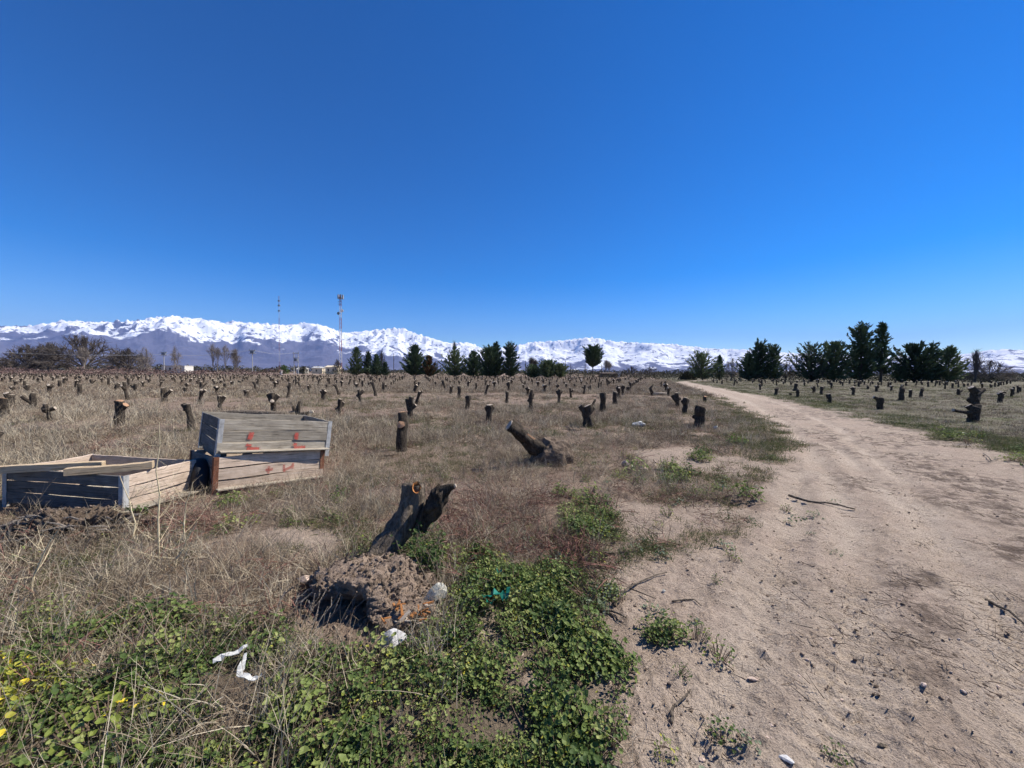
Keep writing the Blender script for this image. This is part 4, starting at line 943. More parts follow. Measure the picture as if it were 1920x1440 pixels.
conifer(1112, 652, 112, 42, 'round crowned tree with bare trunk standing alone against the snow', 15, prof='ball', skirt=.40, dens=1.5)
# right group
conifer(1313, 664, 84, 44, 'leaning shaggy conifer at the bend of the dirt track', 16, loose=.4, gap=.25, lean=-.6, prof='oval')
conifer(1350, 668, 84, 20, 'slim sparse conifer beside the shaggy one at the bend', 17, loose=.3)
conifer(1404, 666, 80, 40, 'left bushy conifer of the wide pair behind the meadow', 18, dens=1.2, prof='oval')
conifer(1425, 644, 80, 50, 'tall bushy conifer of the wide pair behind the meadow', 19, dens=1.4, prof='column')
conifer(1450, 650, 79, 42, 'right shoulder conifer of the wide pair behind the meadow', 20, dens=1.2, prof='column')
conifer(1522, 648, 77, 60, 'spiky open conifer with bare twigs against the snow', 21, gap=.35, loose=.55, thin_top=.22, prof='oval')
conifer(1566, 642, 76, 60, 'dark rounded conifer beside the spiky open one', 22, dens=1.3, prof='oval')
conifer(1617, 611, 75, 66, 'great tall conifer on the left of the highest pair', 23, dens=1.5, prof='column')
conifer(1655, 606, 75, 54, 'tallest slender conifer on the right of the highest pair', 24, dens=1.3, skirt=.16)
conifer(1716, 648, 74, 66, 'broad conifer next to the highest pair', 25, dens=1.3, prof='oval', loose=.2)
conifer(1750, 640, 74, 44, 'thin topped conifer in the middle of the right hand trio', 26, thin_top=.2)
conifer(1782, 652, 73, 56, 'drooping conifer at the right end of the trio', 27, loose=.3, lean=.4)
conifer(1690, 690, 75, 30, 'small shrubby conifer under the highest pair', 28, prof='oval')

def bare_tree(px, py_top, Y, w_px, label, seed, m=None, trunks=1, group='leafless trees', spread=.9, depth=5, twig=.025, name='bare_tree'):
    top = at(px, py_top, Y); Hh = top[2]; R = random.Random(seed); o = empty(name, (top[0], Y, 0), label, 'bare tree', group); tr = MB(); cr = MB(); W_ = w_px / FPX * Y
    for k in range(trunks):
        bx = R.uniform(-.3, .3) * W_ * (trunks > 1); hh = Hh * (1 if k == 0 else R.uniform(.7, 1)); rb = Hh * (.03 if trunks == 1 else .012); wk = W_ / (1 if trunks == 1 else 1.8)
        ft = Vector((bx, R.uniform(-1, 1) * (trunks > 1), -.1)); th = hh * (.16 if trunks == 1 else .25); fk = ft + Vector((R.uniform(-.03, .03) * hh, 0, th)); tr.tube([ft, fk], [rb, rb * .8], 7, bumpy=.1, seed=seed)
        ell = lambda a, e, q: fk + Vector((math.cos(a) * math.cos(e) * wk / 2 * q, math.sin(a) * math.cos(e) * wk / 2 * q, (hh - th) * (math.sin(e) if e > 0 else math.sin(e) * .3) * q))
        nl = (17 if depth >= 6 else 9) if trunks == 1 else 5
        for j in range(nl):
            a = j * 2.4 + R.uniform(-.4, .4); e = math.asin(min(1, max(-.1, (j + .5) / nl * 1.05 + R.uniform(-.1, .1)))) if spread > .45 else R.uniform(.9, 1.5); T_ = ell(a, e, R.uniform(.7, .95)); m1 = fk.lerp(T_, .45) + Vector((0, 0, .07 * hh * spread)); r0 = rb * .5
            tr.tube([fk - Vector((0, 0, rb)), m1, T_], [r0, r0 * .6, max(twig, r0 * .25)], 5, bumpy=.1, seed=j)
            for _ in range((8 if depth >= 6 else 5) + depth):
                t = R.uniform(.25, 1); q0 = fk.lerp(m1, t * 2) if t < .5 else m1.lerp(T_, t * 2 - 1); T2 = ell(a + R.gauss(0, .42), min(1.55, e + R.gauss(0, .32)), R.uniform(.82, 1.06)); m2 = q0.lerp(T2, .5) + Vector((R.uniform(-.03, .03), R.uniform(-.03, .03), .02)) * hh
                r1 = max(twig, r0 * .32); cr.tube([q0, m2, T2], [r1, max(twig * .8, r1 * .7), twig * .6], 3)
                for _ in range(6 + depth):
                    t2 = R.uniform(.3, 1); q1 = q0.lerp(m2, t2 * 2) if t2 < .5 else m2.lerp(T2, t2 * 2 - 1); dd = ((T2 - q0).normalized() + Vector((R.uniform(-1, 1), R.uniform(-1, 1), R.uniform(-.4, .9))) * .8).normalized() * hh * R.uniform(.05, .14); cr.tube([q1, q1 + dd], [twig * .7, twig * .35], 3)
    zs = [v[2] for v in cr.v]; xs = sorted(abs(v[0]) for v in cr.v); kz = Hh / max(zs); kx = (W_ / 2) / xs[int(len(xs) * .97)]
    for b in (tr, cr): b.v = [(v[0] * kx, v[1] * kx, v[2] * kz) for v in b.v]
    tr.obj('trunk', m or M_TREEBARK, o); cr.obj('crown', m or M_TREEBARK, o)
bare_tree(155, 624, 190, 118, 'great round crowned leafless tree left of the poles', 1, depth=6, twig=.12)
bare_tree(92, 640, 195, 60, 'medium leafless tree close left of the great round one', 2, depth=6, twig=.11)
bare_tree(52, 643, 195, 62, 'spreading leafless tree farthest from the mast', 3, depth=6, twig=.11)
bare_tree(240, 650, 185, 52, 'dark leafless tree behind pale saplings right of the great tree', 4, depth=6, twig=.095)
bare_tree(262, 648, 160, 40, 'pale thin leafless saplings in front of the dark leafless tree', 5, M_PALEBARK, 4, depth=4, twig=.03, spread=.5)
bare_tree(322, 645, 170, 34, 'faint grey leafless tree above the white roadside wall', 6, M_PALEBARK, 2, depth=5, twig=.03, spread=.5)
bare_tree(405, 640, 170, 40, 'tall faint leafless poplars left of the transformer pole', 7, M_PALEBARK, 3, depth=4, twig=.03, spread=.4)
bare_tree(445, 650, 172, 30, 'lower faint leafless poplars next to the transformer pole', 8, M_PALEBARK, 3, depth=4, twig=.03, spread=.4)
bare_tree(157, 648, 150, 16, 'thin pale sapling standing in front of the great round tree', 9, M_PALEBARK, 1, depth=4, twig=.03, spread=.4)
bare_tree(-20, 662, 200, 70, 'low leafless thicket tree at the far end of the brush', 10, depth=6, twig=.095)
bare_tree(714, 656, 128, 22, 'leafless tree rising out of the mast conifer clump', 11, depth=4, twig=.04)
bare_tree(632, 672, 190, 18, 'small dark leafless tree at the foot of the tall mast', 12, depth=5, twig=.05)
bare_tree(1000, 668, 112, 16, 'thin leafless saplings over the low bushy conifer', 13, depth=4, twig=.025, trunks=2, spread=.4)
bare_tree(1145, 672, 130, 22, 'faint leafless sapling right of the round crowned tree', 14, M_PALEBARK, 2, depth=4, twig=.025, spread=.4)
bare_tree(1183, 686, 118, 34, 'low arching leafless tree beside the shed', 15, depth=5, twig=.03, spread=1.2)
bare_tree(1218, 686, 118, 34, 'low arching leafless tree next to the end of the track', 16, depth=5, twig=.03, spread=1.2)
bare_tree(1372, 668, 86, 34, 'grey leafless tree between the slim conifer and the wide pair', 17, depth=5, twig=.022, m=M_PALEBARK)
bare_tree(1474, 674, 82, 24, 'short bare trunk with few twigs beside the wide pair', 18, depth=3, twig=.03)
bare_tree(1522, 638, 78, 62, 'bare twiggy treetop rising through the spiky open conifer', 19, depth=5, twig=.018, spread=.7)
bare_tree(1830, 652, 78, 24, 'thin dead leaning trunk at the end of the meadow', 20, depth=2, twig=.02, spread=.3)
bare_tree(1856, 672, 80, 66, 'brown leafless shrubby tree at the end of the meadow', 21, depth=6, twig=.02, spread=1.1)
bare_tree(853, 634, 112, 10, 'bare spire rising above the ragged conifer', 22, depth=3, twig=.03, spread=.2)

# bushes and scrub that reads as one mass: scattered leafy faces
def scrub(name, boxes, m, label, seed, per=1.0, size=.35):
    R = random.Random(seed); b = MB()
    for (x0, x1, y0, y1, h) in boxes:
        n = int(abs(x1 - x0) * max(1, (y1 - y0)) * per * 12 * (h ** .6)) + 30
        for _ in range(n):
            x = R.uniform(x0, x1); y = R.uniform(y0, y1); hh = h * (.45 + .75 * float(vn(np.array([x * .35]), np.array([y * .35]), seed)[0])) * (.6 + .6 * float(vn(np.array([x * .07]), np.array([y * .05]), seed + 4)[0])); z = hh * R.random() ** .8
            d = Vector((R.uniform(-1, 1), R.uniform(-1, 1), R.uniform(-.2, 1.2))).normalized() * size * R.uniform(.6, 1.5); s = d.cross(Vector((R.uniform(-1, 1), R.uniform(-1, 1), .3))).normalized() * size * R.uniform(.12, .4); q = Vector((x, y, z)); b.add([q - d * .5, q + s * .5, q + d * .5, q - s * .5], [(0, 1, 2, 3)])
    return tag(b.obj(name, m), label, None, None, 'stuff')
scrub('brush', [(-190, -72, 118, 124, 2.3), (-150, -84, 104, 108, 1.2)], M_BRUSH, 'reddish grey leafless brush along the far edge of the dry field', 3, .35, .7)
scrub('scrub', [(-70, 80, 140, 146, 2.2), (3, 22, 103, 106, 2.4), (22, 60, 116, 120, 2.0), (30, 42, 92, 97, 1.2)], M_SCRUB, 'dark scrub behind the orchard rows', 5, .4, .6)
scrub('scrub', [(40, 100, 77, 81, 1.5), (100, 132, 82, 88, 1.6), (48, 140, 90, 98, 1.8)], M_SCRUB, 'dark scrub under the conifers beyond the meadow', 6, .5, .5)
scrub('distant_wood', [(-520, -150, 330, 345, 6), (-180, 60, 400, 415, 5), (50, 520, 330, 345, 4.5), (300, 520, 180, 190, 3)], M_SCRUB, 'far dark line of trees below the mountains', 8, .035, 2.4)
def bush(px, py_top, Y, w_px, label, seed, m):
    top = at(px, py_top, Y); R = random.Random(seed); b = MB(); st = MB(); W_ = w_px / FPX * Y; o = empty('bush', (top[0], Y, 0), label, 'bush'); 
    for j in range(9): a = R.uniform(0, 6.28); st.tube([(0, 0, -.05), (math.cos(a) * W_ * .3, math.sin(a) * W_ * .3, top[2] * .8)], [.05, .02], 4)
    for _ in range(900):
        a = R.uniform(0, 6.28); e = R.uniform(0, 1.5); k = R.random() ** .35; q = Vector((math.cos(a) * math.cos(e) * W_ / 2 * k, math.sin(a) * math.cos(e) * W_ / 2 * k, math.sin(e) * top[2] * k)); d = Vector((R.uniform(-1, 1), R.uniform(-1, 1), R.uniform(-.3, 1))).normalized() * W_ * .06; s = d.cross(Vector((R.random(), R.random(), R.random()))).normalized() * W_ * .025; b.add([q - d, q + s, q + d, q - s], [(0, 1, 2, 3)])
    st.obj('stem', M_TREEBARK, o); b.obj('foliage', m, o)
bush(533, 684, 200, 18, 'bright green round bush beside the white marker', 1, M_LEAF)
bush(568, 686, 196, 20, 'dark bush beside the double pole', 2, M_SCRUB)
bush(1290, 697, 92, 34, 'dark bush at the far bend of the dirt track', 3, M_SCRUB)

# ---------------------------------------------------------------- masts, poles, houses
def mast(px, py_top, Y, w0, w1, label, head, seed, nseg=22):
    top = at(px, py_top, Y); Hh = top[2]; o = empty('radio_mast', (top[0], Y, 0), label, 'radio mast', 'radio masts'); 
    cs = [(math.cos(a), math.sin(a)) for a in (PI / 2, PI / 2 + 2.094, PI / 2 + 4.189)]
    wd = lambda z: (w0 + (w1 - w0) * z / Hh) * .577; rr = max(.05, w0 * .075)
    nb = 7
    for band in range(nb):
        b = MB(); z0, z1 = Hh * band / nb, Hh * (band + 1) / nb; k = max(2, nseg // nb)
        for c in cs: b.tube([(c[0] * wd(z0), c[1] * wd(z0), z0 - .02), (c[0] * wd(z1), c[1] * wd(z1), z1 + .02)], [rr, rr], 4)
        for i in range(k):
            za, zb = z0 + (z1 - z0) * i / k, z0 + (z1 - z0) * (i + 1) / k
            for q in range(3): A, B2 = cs[q], cs[(q + 1) % 3]; b.tube([(A[0] * wd(za), A[1] * wd(za), za), (B2[0] * wd(zb), B2[1] * wd(zb), zb)], [rr * .6, rr * .6], 3)
        b.obj('lattice_section', M_MASTR if band % 2 == 0 else M_MASTW, o)
    if head:
        for k in range(6):
            a = k * 1.047; b = MB(); x, y = math.cos(a) * 1.5, math.sin(a) * 1.5; b.box((x - .28, y - .28, Hh - 2.4), (x + .28, y + .28, Hh + .1)); b.obj('panel_antenna', M_MASTD if k % 2 else M_CONC, o)
        b = MB(); b.tube([(0, 0, Hh - 1.9), (0, 0, Hh - 1.6)], [1.6, 1.6], 12); b.obj('platform', M_MASTD, o)
        for z, s, m_ in ((Hh * .80, 1, M_MASTW), (Hh * .765, -1, M_MASTD)):
            b = MB(); b.tube([(s * 1.0, -.5, z), (s * 1.25, -1.0, z)], [.95, .8], 14); b.obj('dish', m_, o)
        for z in (Hh * .88, Hh * .91): b = MB(); b.box((-1.6, -.4, z), (.9, -.3, z + .25)); b.obj('bracket', M_MASTD, o)
    else:
        for z in (Hh * .93, Hh * .87, Hh * .80): b = MB(); b.box((-.9, -.5, z), (.7, .5, z + .9)); b.obj('antenna', M_MASTD, o)
mast(638.5, 553, 235, 1.6, 1.0, 'tall red and white lattice mast crowned with panel antennas', True, 1)
mast(523, 555, 330, .9, .6, 'thin distant guyed mast without a crown', False, 2)
def pole(px, py_top, Y, label, double=False):
    top = at(px, py_top, Y); Hh = top[2]; o = empty('utility_pole', (top[0], Y, 0), label, 'utility pole', 'utility poles')
    for s in ((-1.0, 1.0) if double else (0,)): b = MB(); b.tube([(s, 0, -.2), (s, 0, Hh)], [.20, .13], 8); b.obj('post', M_CONC, o)
    for z in ((Hh * .95, Hh * .55, Hh * .75) if double else (Hh * .97, Hh * .84)): b = MB(); b.box((-1.5, -.12, z), (1.5, .12, z + .22)); b.obj('crossarm', M_CONC, o)
    b = MB()
    if double: b.box((-.9, -.5, Hh * .60), (.5, .5, Hh * .73))
    else: b.box((-.75, -.4, Hh * .86), (.75, .4, Hh * .965))
    b.obj('transformer', M_MASTD, o); b = MB()
    for x in (-1.2, 0, 1.2): b.tube([(x, 0, Hh * .97), (x, 0, Hh * 1.03)], [.09, .06], 6)
    b.obj('insulator', M_MASTD, o); return Vector((top[0], Y, Hh))
pA = pole(473, 656, 170, 'concrete pole with dark transformer box and crossarm'); pB = pole(555, 661, 185, 'double concrete pole with transformer platform', True)
pC = at(308, 665, 175); pD = at(-80, 655, 178)
pole(307, 660, 175, 'slim concrete pole beside the faint grey tree')
def wires(a, b_, label):
    A, B = Vector(a), Vector(b_); o = empty('power_line', A, label, 'power line', 'power lines')
    for dy in (-1.2, 0, 1.2): m_ = MB(); m_.tube([(B - A) * t + Vector((0, dy, -1.2 * math.sin(PI * t))) for t in [i / 12 for i in range(13)]], [.022] * 13, 3); m_.obj('wire', M_WIRE, o)
wires(pA, pB, 'thin wires strung between the transformer pole and the double pole'); wires(pC, pA, 'thin wires strung between the slim pole and the transformer pole'); wires(pD, pC, 'thin wires running out from the slim pole over the great tree')
def house(px0, px1, py_top, Y, d, label, mw, roof=None, seed=0, wins=2, name='house', roof_h=.9):
    a, b_ = at(px0, py_top, Y), at(px1, py_top, Y); W_ = b_[0] - a[0]; Hh = max(1.2, a[2]); o = empty(name, (a[0], Y, 0), label, 'building', 'far buildings'); b = MB(); b.box((0, 0, -.1), (W_, d, Hh)); b.obj('wall', mw, o)
    b = MB()
    if roof: b.add([(-.3, -.3, Hh + .003), (W_ + .3, -.3, Hh + .003), (W_ + .3, d + .3, Hh + .003), (-.3, d + .3, Hh + .003), (-.3, d / 2, Hh + roof_h), (W_ + .3, d / 2, Hh + roof_h)], [(0, 1, 5, 4), (2, 3, 4, 5), (0, 4, 3), (1, 2, 5), (3, 2, 1, 0)])
    else: b.box((-.15, -.15, Hh + .002), (W_ + .15, d + .15, Hh + .22))
    b.obj('roof', roof or mw, o)
    for k in range(wins): b = MB(); x = W_ * (k + .6) / (wins + .4); b.box((x - .45, -.03, Hh * .35), (x + .45, .05, Hh * .75)); b.obj('window', M_GLASS, o)
house(303, 346, 686, 215, 6, 'long low white building below the faint grey tree', M_WALL, wins=4)
house(585, 604, 690, 230, 6, 'small cream house with pitched roof left of the tall mast', M_WALLY, M_WALL, wins=1)
house(610, 632, 688, 226, 6, 'cream house touching the foot of the tall mast', M_WALLY, M_WALLY, wins=2)
house(556, 570, 692, 222, 5, 'tiny white house behind the double pole', M_WALL, M_WALL, wins=1)
house(1004, 1020, 697, 160, 1, 'short piece of white wall right of the thick conifer cluster', M_WALL, wins=0, name='garden_wall')
house(1128, 1158, 700, 122, 4, 'dark shed by the far end of the orchard rows', M_ROOF, M_ROOF, wins=1, name='shed', roof_h=.3)
house(1158.5, 1163, 700, 121.8, 3, 'narrow white end wall standing against the dark shed', M_WALL, wins=0, name='garden_wall')
p = at(527, 694, 150); b = MB(); b.box((-.35, -.2, -.1), (.35, .2, max(1.2, p[2]))); b.box((-.42, -.26, max(1.2, p[2])), (.42, .26, max(1.2, p[2]) + .12)); o = b.obj('marker_post', M_WALL, None, loc=(p[0], p[1], 0)); tag(o, 'white square marker post in front of the bright green bush', 'marker post')
p = at(1090, 712, 62); b = MB(); b.tube([(0, 0, -.1), (0, 0, .5), (0, 0, .62)], [.06, .06, .045], 8); o = b.obj('marker_post', M_WALL, None, loc=(p[0], p[1], 0)); tag(o, 'small white stake between stumps of the far rows', 'marker post')
for k, (px, top, Y) in enumerate([(820, 676, 115), (738, 664, 126), (985, 676, 112), (1060, 676, 110), (1097, 680, 113), (1070, 683, 112), (1128, 684, 114)]):
    q = at(px, top, Y); b = MB(); b.tube([(0, 0, -.1), (.05, 0, q[2] * .6), (0, 0, q[2])], [.11, .09, .06], 6, bumpy=.1, seed=k); b.tube([(.05, 0, q[2] * .7), (.5, 0, q[2] * .85)], [.04, .02], 4); o = b.obj('fence_post', M_TREEBARK, None, loc=(q[0], Y, 0)); tag(o, 'bare wooden pole standing in the scrub between the conifers', 'wooden pole', 'bare poles in the scrub')

# ---------------------------------------------------------------- small plants, grass and pebbles (uncountable)
PROTO = bpy.data.collections.new('plant_shapes')            # shapes that the scatter below repeats; not in the scene itself
def leaf(b, base, d, up, size, R, m=0, lobes=True):
    """a cupped, lobed leaf on the end of a stalk"""
    s = d.cross(up).normalized(); u = s.cross(d).normalized(); c = base + d * size * .5; n = 7; vs = [c - u * size * .12]
    for k in range(n):
        a = 2 * PI * k / n; q = size * .5 * (R.uniform(.85, 1.15)) * (1.0 if k % 2 else .80); vs.append(c + d * math.cos(a) * q + s * math.sin(a) * q + u * size * R.uniform(.0, .14))
    b.add(vs, [(0, 1 + k, 1 + (k + 1) % n) for k in range(n)], m)
def proto_leafy(seed, n, rad, h, size, mats, ymix=0.0, stalk=True):
    R = random.Random(seed); b = MB()
    for _ in range(n):
        a = R.uniform(0, 6.28); k = rad * math.sqrt(R.random()); z = h * R.uniform(.25, 1) * (1 - .55 * (k / rad) ** 2); p = Vector((math.cos(a) * k, math.sin(a) * k, z))
        up = Vector((R.uniform(-.7, .7) + math.cos(a) * .3, R.uniform(-.7, .7) + math.sin(a) * .3, 1)).normalized(); d = up.cross(Vector((R.uniform(-1, 1), R.uniform(-1, 1), R.uniform(-.2, .2)))).normalized()
        leaf(b, p, d, up, size * R.uniform(.55, 1.25), R, 1 if R.random() < ymix else 0)
        if stalk and R.random() < .6: q = Vector((math.cos(a) * k * .4, math.sin(a) * k * .4, -.01)); s = Vector((.0015, .001, 0)); b.add([q - s, q + s, p + s, p - s], [(0, 1, 2, 3)], 2)
    o = bpy.data.objects.new('shape', b.mesh('shape', mats)); PROTO.objects.link(o); return o
def proto_blades(seed, n, rad, h, wd, m, spread=.5, flat=0.0, seg=3, branch=0):
    R = random.Random(seed); b = MB()
    def blade(p, d, L, w_, bend):
        s = d.cross(Vector((R.uniform(-1, 1), R.uniform(-1, 1), .3))).normalized() * w_ / 2; vs = []; fs = []
        for i in range(seg + 1):
            t = i / seg; q = p + d * L * t + bend * (t * t); k = 1 - .75 * t; vs += [q - s * k, q + s * k]
        for i in range(seg): fs.append((2 * i, 2 * i + 1, 2 * i + 3, 2 * i + 2))
        b.add(vs, fs); return p + d * L * .6 + bend * .36
    for _ in range(n):
        a = R.uniform(0, 6.28); k = rad * math.sqrt(R.random()); p = Vector((math.cos(a) * k, math.sin(a) * k, -.01 + R.random() * h * .3 * flat)); a2 = R.uniform(0, 6.28); t = R.uniform(0, 1) * spread
        if flat and R.random() < flat: t = R.uniform(1.1, 1.5)
        d = Vector((math.cos(a2) * math.sin(t), math.sin(a2) * math.sin(t), math.cos(t))); L = h * R.uniform(.4, 1.15); bend = Vector((R.uniform(-1, 1), R.uniform(-1, 1), R.uniform(-.9, .1))) * L * .35
        q = blade(p, d, L, wd * R.uniform(.6, 1.3), bend)
        for _ in range(branch): blade(q, (d + Vector((R.uniform(-1, 1), R.uniform(-1, 1), R.uniform(-.3, .8)))).normalized(), L * R.uniform(.25, .55), wd * .7, Vector((0, 0, -.02)))
    o = bpy.data.objects.new('shape', b.mesh('shape', m)); PROTO.objects.link(o); return o
def proto_pebble(seed, m):
    R = random.Random(seed); bm = bmesh.new(); bmesh.ops.create_icosphere(bm, subdivisions=1, radius=1)
    for v in bm.verts: v.co = Vector((v.co.x * R.uniform(.8, 1.25), v.co.y * R.uniform(.6, 1.0), v.co.z * R.uniform(.4, .65)))
    me = bpy.data.meshes.new('shape'); bm.to_mesh(me); bm.free(); me.materials.append(m); o = bpy.data.objects.new('shape', me); PROTO.objects.link(o); return o
def scatter(name, shapes, P, rot, scl, idx, label):
    col = bpy.data.collections.new(name + '_shapes')
    for k, o in enumerate(shapes):
        o.name = 'shape_%02d' % k; col.objects.link(o)
    me = bpy.data.meshes.new(name); me.vertices.add(len(P)); me.vertices.foreach_set('co', P.astype(np.float32).ravel())
    me.attributes.new('turn', 'FLOAT_VECTOR', 'POINT').data.foreach_set('vector', rot.astype(np.float32).ravel())
    me.attributes.new('size', 'FLOAT', 'POINT').data.foreach_set('value', scl.astype(np.float32)); me.attributes.new('pick', 'INT', 'POINT').data.foreach_set('value', idx.astype(np.int32))
    o = bpy.data.objects.new(name, me); C.objects.link(o); tag(o, label, None, None, 'stuff')
    ng = bpy.data.node_groups.new(name, 'GeometryNodeTree'); ng.interface.new_socket('Geometry', in_out='INPUT', socket_type='NodeSocketGeometry'); ng.interface.new_socket('Geometry', in_out='OUTPUT', socket_type='NodeSocketGeometry')
    n, l = ng.nodes, ng.links; gi = n.new('NodeGroupInput'); go = n.new('NodeGroupOutput'); iop = n.new('GeometryNodeInstanceOnPoints'); ci = n.new('GeometryNodeCollectionInfo')
    ci.inputs['Collection'].default_value = col; ci.inputs['Separate Children'].default_value = True; ci.inputs['Reset Children'].default_value = True; iop.inputs['Pick Instance'].default_value = True
    def na(nm, t): a = n.new('GeometryNodeInputNamedAttribute'); a.data_type = t; a.inputs['Name'].default_value = nm; return a.outputs['Attribute']
    l.new(gi.outputs[0], iop.inputs['Points']); l.new(ci.outputs[0], iop.inputs['Instance']); l.new(na('pick', 'INT'), iop.inputs['Instance Index']); l.new(na('turn', 'FLOAT_VECTOR'), iop.inputs['Rotation']); l.new(na('size', 'FLOAT'), iop.inputs['Scale']); l.new(iop.outputs[0], go.inputs[0])
    o.modifiers.new('scatter', 'NODES').node_group = ng; return o
def spread(n, r0, r1, a0=-60, a1=60, power=0.0):
    """random places; power 0 = thinning with distance, 1 = even over the ground"""
    u = rng.random(n); r = r0 * (r1 / r0) ** u if power == 0 else np.sqrt(r0 ** 2 + (r1 ** 2 - r0 ** 2) * u); a = np.radians(rng.uniform(a0, a1, n)); return r * np.sin(a), r * np.cos(a), r
STUMP_XY = np.array(taken)
BINS = [[(-3.62, 4.62), (-2.72, 5.72), (-3.55, 6.45), (-4.55, 5.45)], [(-4.04, 3.97), (-3.94, 4.77), (-5.45, 4.95), (-5.55, 4.15)]]
def keep_off(X, Y):
    k = np.ones(X.shape, bool)
    for b in BINS: k &= sdist(X, Y, b) < -.16
    k &= ((X + .97) / .46) ** 2 + ((Y - 2.43) / .42) ** 2 > 1
    for cx, cy, q in ((-1.3, 1.78, .17), (-.62, 2.17, .15), (-.08, 2.36, .11), (-.52, 2.47, .09)): k &= np.hypot(X - cx, Y - cy) > q
    k &= ((X + 4.25) / .5) ** 2 + ((Y - 3.55) / .3) ** 2 > 1
    return k
def emit(name, shapes, X, Y, scale, label, tilt=.15, lift=0.0, pick=None):
    n = len(X); P = np.stack([X, Y, hz(X, Y) + lift], 1); rot = np.stack([rng.normal(0, tilt, n), rng.normal(0, tilt, n), rng.uniform(0, 6.283, n)], 1)
    scatter(name, shapes, P, rot, scale, rng.integers(0, len(shapes), n) if pick is None else pick, label); print(name, n)

# 1. low broad leaved weeds
L_SH = [proto_leafy(s, 44 + 6 * s, .12, .085 + .018 * s, .019 + .003 * s, [M_LEAF, M_LEAFY, M_DRYD], .05) for s in range(5)] + [proto_leafy(20 + s, 46, .09, .12 + .03 * s, .020, [M_LEAF, M_LEAFY, M_DRYD], .10) for s in range(3)]
X, Y, r = spread(60000, 1.0, 16, -68, 62, 1); ro, gr, sd = masks(X, Y)
bare_n = fbm(X * 5, Y * 5, 3, 91)
k = (rng.random(len(X)) < gr * (.12 + .95 * sst(.40, .6, bare_n)) * .62 * np.where(r < 4.5, 1.0, .55)) & keep_off(X, Y); k &= gr > .12
X1, Y1, r1 = X[k], Y[k], r[k]
Xn, Yn, rn_ = spread(42000, 1.0, 4.2, -68, 30, 1); ro, gr, sd = masks(Xn, Yn); bn = fbm(Xn * 5, Yn * 5, 3, 91)
k = (rng.random(len(Xn)) < gr * (.13 + 1.0 * sst(.42, .60, bn)) * .20) & keep_off(Xn, Yn) & (gr > .12); X1 = np.append(X1, Xn[k]); Y1 = np.append(Y1, Yn[k])
emit('leafy_weeds', L_SH, X1, Y1, rng.uniform(.5, 1.1, len(X1)) * (.55 + .65 * fbm(X1 * 2.8, Y1 * 2.8, 2, 44)) * (1 + .6 * sst(4.2, 5, np.hypot(X1, Y1))), 'low leafy green weeds carpeting the ground in the foreground', .2)
# leafy shoots sprouting beside the leaning stump
p = gpz(786, 1088); o = empty('leafy_shoot', p, 'tall bright green leafy shoots sprouting beside the leaning stump', 'leafy plant'); R = random.Random(2); fb = MB(); sb = MB()
for j in range(26):
    a = R.uniform(0, 6.28); q = Vector((R.uniform(-.14, .13), R.uniform(-.05, .16), 0)); hh = R.uniform(.10, .40) * (1 - .9 * abs(q.x)); tp = q + Vector((R.uniform(-.06, .06), R.uniform(-.06, .06), hh)); sb.tube([q - Vector((0, 0, .03)), q.lerp(tp, .5) + Vector((R.uniform(-.02, .02), 0, 0)), tp], [.004, .003, .0015], 4)
    for k in range(int(10 + hh * 60)):
        c = q.lerp(tp, R.uniform(.15, 1.05)) + Vector((R.uniform(-.045, .045), R.uniform(-.045, .045), R.uniform(-.02, .02))); up = Vector((R.uniform(-.7, .7), R.uniform(-.7, .7), 1)).normalized(); leaf(fb, c, up.cross(Vector((R.uniform(-1, 1), R.uniform(-1, 1), .1))).normalized(), up, R.uniform(.014, .034), R)
sb.obj('stem', M_DRYD, o); fb.obj('foliage', M_LEAF, o)
# 2. yellowing weeds with flowers at the left
Y_SH = [proto_leafy(40 + s, 40, .11, .14, .027, [M_LEAFY, M_PETAL, M_DRYD], .03 if s else .16) for s in range(3)]
X, Y, r = spread(9000, 1.0, 3.2, -62, -15, 1); a = fbm(X * 2.2, Y * 2.2, 3, 17); ro, gr, sd = masks(X, Y)
zone = np.maximum(sst(-.10, .06, sdist(X, Y, wpoly([(-150, 1300), (80, 1290), (200, 1340), (230, 1440), (200, 1600), (-200, 1600)]))), .015 * sst(-.2, .1, sdist(X, Y, wpoly([(300, 1290), (480, 1320), (500, 1500), (300, 1500)]))))
k = (rng.random(len(X)) < zone * sst(.34, .5, a) * .24) & (ro < .4)
emit('yellowing_weeds', Y_SH, X[k], Y[k], rng.uniform(.7, 1.3, k.sum()), 'yellow green weeds with yellow flowers in the left foreground', .25)
# 3. pale weed and scattered small weeds
P_SH = [proto_leafy(60 + s, 26, .10, .10, .030, [M_LEAFP, M_LEAF, M_DRYD], .2) for s in range(2)]
X, Y, r = spread(16000, 1.2, 26, -68, 62); ro, gr, sd = masks(X, Y); a = fbm(X * .9, Y * .9, 4, 23)
pz = sst(-.05, .08, sdist(X, Y, wpoly([(1100, 1105), (1140, 1095), (1172, 1115), (1150, 1138), (1105, 1135)])))
k = (rng.random(len(X)) < np.maximum(pz, .16 * sst(.5, .66, a) * (1 - ro) + .018 * ro * (sd < .9))) & keep_off(X, Y)
emit('pale_weeds', P_SH + L_SH[5:], X[k], Y[k], rng.uniform(.4, .9, k.sum()), 'small scattered grey green weeds', .2)
